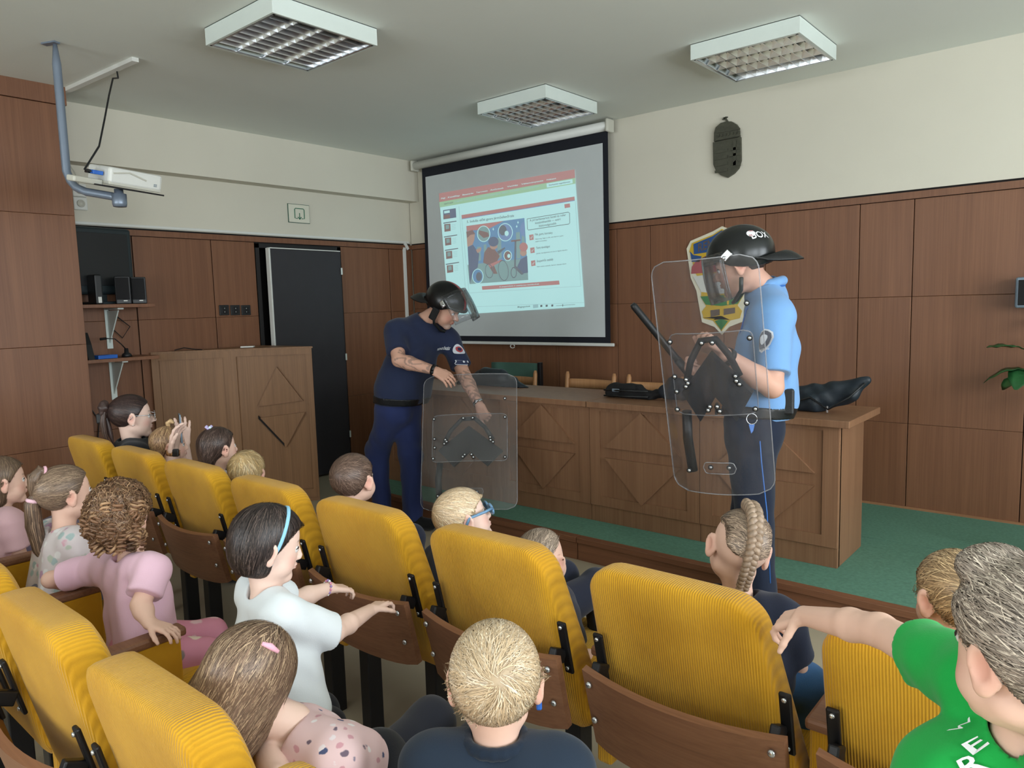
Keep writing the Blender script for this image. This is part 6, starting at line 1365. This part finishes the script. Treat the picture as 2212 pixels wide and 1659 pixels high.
# ---------------------------------------------------------------- shields
clear('sheet_edge', (.95, .95, .96), .22, (.80, .80, .84), .05, .2)
def shield(TL, TR, BL, label, flip=1, extra_plate=True, seed=0):
    right = unit(TR-TL); up = TL-BL; up = unit(up-right*np.dot(up, right)); nrm = np.cross(right, up)
    if np.dot(nrm, CAM-TL) < 0: nrm = -nrm
    w_ = np.linalg.norm(TR-TL); h_ = np.dot(TL-BL, up); c = (TL+TR)/2-up*h_/2
    t = thing('riot_shield', c-up*h_/2, label, 'shield', 'clear riot shields'); o = np.array(t.location)
    def S(x, y, off=0.0):                                        # x,y in -1..1
        return c+right*x*w_/2+up*y*h_/2+nrm*(-.045*x*x+off)
    def sheet(x0, x1, y0, y1, rad, off, th, name, nx=15, ny=23):
        ys = np.concatenate([np.linspace(y0, y0+(y1-y0)*.09, 6), np.linspace(y0, y1, ny)[2:-2], np.linspace(y1-(y1-y0)*.09, y1, 6)]); ys = np.unique(np.round(ys, 5)); G = []
        for y in ys:
            e = min(abs(y-y0), abs(y1-y))*h_/2; k = rad-math.sqrt(max(0, rad**2-(rad-min(e, rad))**2)) if e < rad else 0.0; xa = x0+k*2/w_; xb = x1-k*2/w_
            G.append([S(xa+(xb-xa)*u, y, off) for u in np.linspace(0, 1, nx)])
        G = np.array(G); o_ = MB().grid(G, nrm*-th).build(name, 'polycarbonate', t, True, o); autosmooth(o_, 50)
        e_ = list(G[0])+list(G[1:, -1])+list(G[-1, ::-1][1:])+list(G[::-1, 0][1:]); MB().tube([p-nrm*th*.5 for p in e_], th*.62, 6).build('edge', 'sheet_edge', o_, True, o); return o_
    sheet(-1, 1, -1, 1, .06, 0, .004, 'outer_sheet'); sheet(-.78, .80, -.30, .40, .03, -.014, .004, 'inner_sheet', 11, 13)
    ob = sheet(-.30, .34, -.80, -.70, .02, .012, .003, 'lower_plate', 7, 5)
    pts = [(0, .23), (.70, -.14), (.38, -.37), (.02, -.15), (-.32, -.37), (-.66, -.12)]
    MB().prism([S(x*flip, y, -.03) for x, y in pts], -nrm, .035).build('foam_pad', 'black_foam', t, origin=o)
    hp = [S(x*flip, y, -.035) for x, y in ((-.52, .0), (-.40, .16), (-.16, .33), (.12, .34), (.34, .20), (.50, .02))]; MB().tube(hp, .014, 8).build('handle', 'black_plastic', t, True, o)
    MB().tube([S(x*flip, y, -.05) for x, y in ((-.62, -.30), (-.66, -.55), (-.62, -.85))], .020, 8).build('strap', 'black_leather', t, True, o)
    bolts = [(-.74, .34), (.76, .34), (-.74, -.25), (.76, -.25), (-.10, .33), (.10, .33), (-.48, .02), (.46, .04), (-.50, -.04), (.52, -.03), (-.45, -.01), (.47, -.0), (-.10, -.24), (-.06, -.21), (.08, -.21), (.12, -.25), (.76, .62), (-.62, -.80), (-.16, -.75), (.2, -.75), (-.72, .04), (-.71, -.09)]
    for (x, y) in bolts:
        p = S(x*flip, y, .001); R3 = np.stack([right, up, nrm], 1); MB().lathe([(.0105, 0), (.0105, .003), (.0095, .0035)], 12, R3, p).build('washer', 'black_plastic', t, True, o); MB().lathe([(.0072, .0035), (.0062, .006), (.003, .0082)], 12, R3, p).build('bolt', 'bolt_steel', t, True, o)
    return t
shield(at(912, 812, 4.74), at(1114, 804, 4.66), at(922, 1102, 4.52), 'clear riot shield resting before the officer in navy', 1)
shield(at(1396, 572, 2.75), at(1632, 548, 2.56), at(1468, 1064, 2.97), 'clear riot shield held by the officer in light blue', 1)
t = thing('baton', at(1368, 660, 3.22), 'dark rubber baton sticking out beyond the raised shield', 'baton'); o = np.array(t.location); a, b = at(1366, 657, 3.22), at(1500, 822, 3.30)
MB().tube([a, lerp(a, b, .03), lerp(a, b, .97), b], [.011, .016, .016, .013], 12).build('shaft', 'black_plastic', t, True, o); MB().tube([lerp(a, b, .72), lerp(a, b, .96)], [.019, .019], 12).build('grip', 'black_leather', t, True, o)
# ---------------------------------------------------------------- woman with phone
wfw = unit((.36, .93, 0)); wrt = np.array((wfw[1], -wfw[0], 0)); Hw_ = at(288, 900, 3.86)
N = at(287, 962, 3.88); ch = N-UP*.16+wfw*.01; be = N-UP*.30; pe = np.array((N[0], N[1], .55))
shL, shR = N-wrt*.16-UP*.06, N+wrt*.16-UP*.06; elR = at(372, 1050, 3.62); wrR = at(374, 978, 3.60); elL = at(400, 1040, 3.9); wrL = at(396, 960, 3.80)
f = adult('woman in glasses and black top holding a phone at the far left of front row', Hw_, .222, -22, 0, 0, (pe[0], pe[1], 0), N, [shL, shR], [elL, elR], [wrL, wrR],
          [dict(d=at(395, 905, 3.78)-wrL, n=unit(np.array((-.6, .2, .1))), side=1, hs=.92, curl=(15, 25, 20)), dict(d=at(384, 898, 3.60)-wrR, n=unit(np.array((.7, .5, 0))), side=-1, hs=.95, curl=(14, 22, 18), thumb_out=30)],
          ch, be, pe, [pe+wfw*.42-wrt*.1, pe+wfw*.42+wrt*.1], [pe*np.array((1, 1, 0))+wfw*.46-wrt*.1+UP*.09, pe*np.array((1, 1, 0))+wfw*.46+wrt*.1+UP*.09], (24, 27, 34), (40, 44, 60), .006, skin='pale', fw=wfw, sleeve=(.55, .45), chest_r=.10, belly_r=.10, headkw=dict(fem=True, nose=.95), neck_open=.06, hem=.50, neck_r=.046)
f.hairdo((58, 44, 42), .03, HL_LONG, None, flow_to((0, -.62, .30)), 2400, .08, .0016, .0045, cvar=.25, jitter=.05, tips=(84, 66, 60))
w = f.hd.w
V, Q = sdf_mesh(lambda P: (union([('e', (0, -.60, .28), (.14, .12, .16)), ('e', (0, -.60, .12), (.09, .10, .12))], .05)(f.hd.to(P))+wrinkle(f.hd.to(P), .02, 26, 2))*f32(f.hd.hh), w((0, -.60, .22))-.08, w((0, -.60, .22))+.08, .005); mesh_obj('hair_bun', V, Q, 'hair', f.root, True, np.tile(np.array(lin((66, 50, 46))), (len(V), 1)), f.o)
tail(f, [w((.05, -.60, .18)), w((.06, -.64, -.05)), w((.05, -.62, -.35)), w((.02, -.56, -.62))], [.012, .016, .014, .004], (84, 66, 58), 'loose_hair', 110); tail(f, [w((-.05, -.58, .15)), w((-.02, -.54, -.1)), w((.0, -.50, -.40)), w((.02, -.46, -.6))], [.010, .012, .012, .003], (70, 54, 50), 'loose_hair', 90)
m = MB().box(w((.02, -.70, .02)), (.03, .03, .055), f.hd.R, .01); m.build('hair_claw', 'black_plastic', f.root, origin=f.o)
m = MB().lathe([(.001, -.005), (.005, 0), (.001, .005)], 8, None, w((.385, -.02, -.15))); m.build('earring', 'text_white', f.root, True, f.o)
gl = thing('glasses', w((0, .45, 0)), 'thin metal-rimmed glasses worn by the woman', 'glasses'); spectacles(f.hd, gl, np.array(gl.location), 'bolt_steel', .12, .10, .008)
band(wrR-UP*.0, wrR-elR, .028, .020, 'chair_wood', 'watch_strap', f); MB().box(wrR+unit(CAM-wrR)*.030+_R*.012, (.032, .012, .038), np.stack([_R, -_F, _U], 1), .005).build('watch', 'black_plastic', f.root, origin=f.o)
ph = thing('phone', at(390, 925, 3.70), 'slim phone held upright in the woman\'s hands', 'phone'); Rph = rotz(math.radians(-22)); MB().box((0, 0, 0), (.072, .008, .145), Rph, .003).build('case', 'grey_steel', ph); MB().box(tuple(Rph@np.array((0, -.0045, 0))), (.066, .001, .138), Rph).build('display', 'black_plastic', ph); f.done()
# ---------------------------------------------------------------- soft things on the desk
def soft(name, prims, mat, label, cat, k=.03, amp=.006, fr=40, res=.007, base=None, seed=0, parts=None):
    un = union(prims, k); zb = base
    def fn(P):
        d = un(P)+wrinkle(P, amp, fr, seed)
        if zb is not None: d = smax(d, (zb-P[:, 2]).astype(f32), .004)
        return d
    lo, hi = bbox(prims, .04); V, Q = sdf_mesh(fn, lo, hi, res); t = thing(name, ((lo[0]+hi[0])/2, (lo[1]+hi[1])/2, zb if zb is not None else lo[2]), label, cat); o = np.array(t.location)
    mesh_obj('body', V, Q, mat, t, True, None, o); return t, o, fn
yb = -1.12
def dk(px, py, y=yb): return on(px, py, 1, y)
t, o, fn = soft('helmet_bag', [('c', dk(1700, 868), dk(1760, 872), .05, .06), ('c', dk(1760, 868), dk(1840, 850), .058, .035), ('c', dk(1840, 846), dk(1874, 822), .034, .012), ('c', dk(1690, 850), dk(1800, 838), .03, .028), ('c', dk(1800, 838), dk(1876, 818), .02, .010)], 'bag_nylon', 'black nylon helmet bag slumped on the right end of the desk', 'bag', .04, .008, 42, base=DT+.002, seed=4)
a = dk(1788, 890, -1.19); MB().tube([dk(1705, 872, -1.20), dk(1750, 858, -1.20), dk(1788, 884, -1.20), dk(1835, 858, -1.18), dk(1868, 828, -1.15)], .006, 6).build('seam', 'black_leather', t, True, o); MB().box(a+(0, -.01, .015), (.010, .006, .035), None, .002).build('zip_pull', 'bolt_steel', t, origin=o)
t, o, fn = soft('belt_bag', [('c', dk(1318, 850), dk(1400, 858), .035, .035), ('c', dk(1325, 838), dk(1380, 840), .03, .03), ('c', dk(1400, 855), dk(1430, 850), .03, .02)], 'black_foam', 'black belt bag with a buckle lying on the middle of the desk', 'bag', .03, .007, 60, base=DT+.002, seed=7)
for py in (842, 854): MB().tube([dk(1305, py, -1.18), dk(1345, py+2, -1.20), dk(1400, py+4, -1.19)], .006, 6).build('strap', 'black_leather', t, True, o)
MB().box(dk(1330, 843, -1.19), (.05, .012, .018), None, .003).build('buckle', 'grey_steel', t, origin=o)
soft('pouch', [('c', dk(1440, 846), dk(1472, 850), .05, .04), ('c', dk(1450, 825), dk(1470, 828), .03, .03)], 'black_cloth', 'dark cloth pouch on the desk behind the raised shield', 'bag', .03, .006, 50, base=DT+.002, seed=2)
yj = -.98
soft('jacket', [('c', dk(1000, 838, yj), dk(1120, 842, yj), .06, .045), ('c', dk(1030, 820, yj), dk(1085, 812, yj), .06, .05), ('c', dk(1050, 806, yj), dk(1110, 822, yj), .035, .035), ('c', dk(1110, 838, yj), dk(1140, 842, yj), .035, .022)], 'bag_nylon', 'dark nylon jacket heaped on the desk behind the first shield', 'jacket', .04, .010, 34, base=DT+.002, seed=9)
print('PEOPLE', TIMES, 'TOTAL', round(time.time()-T0, 1))
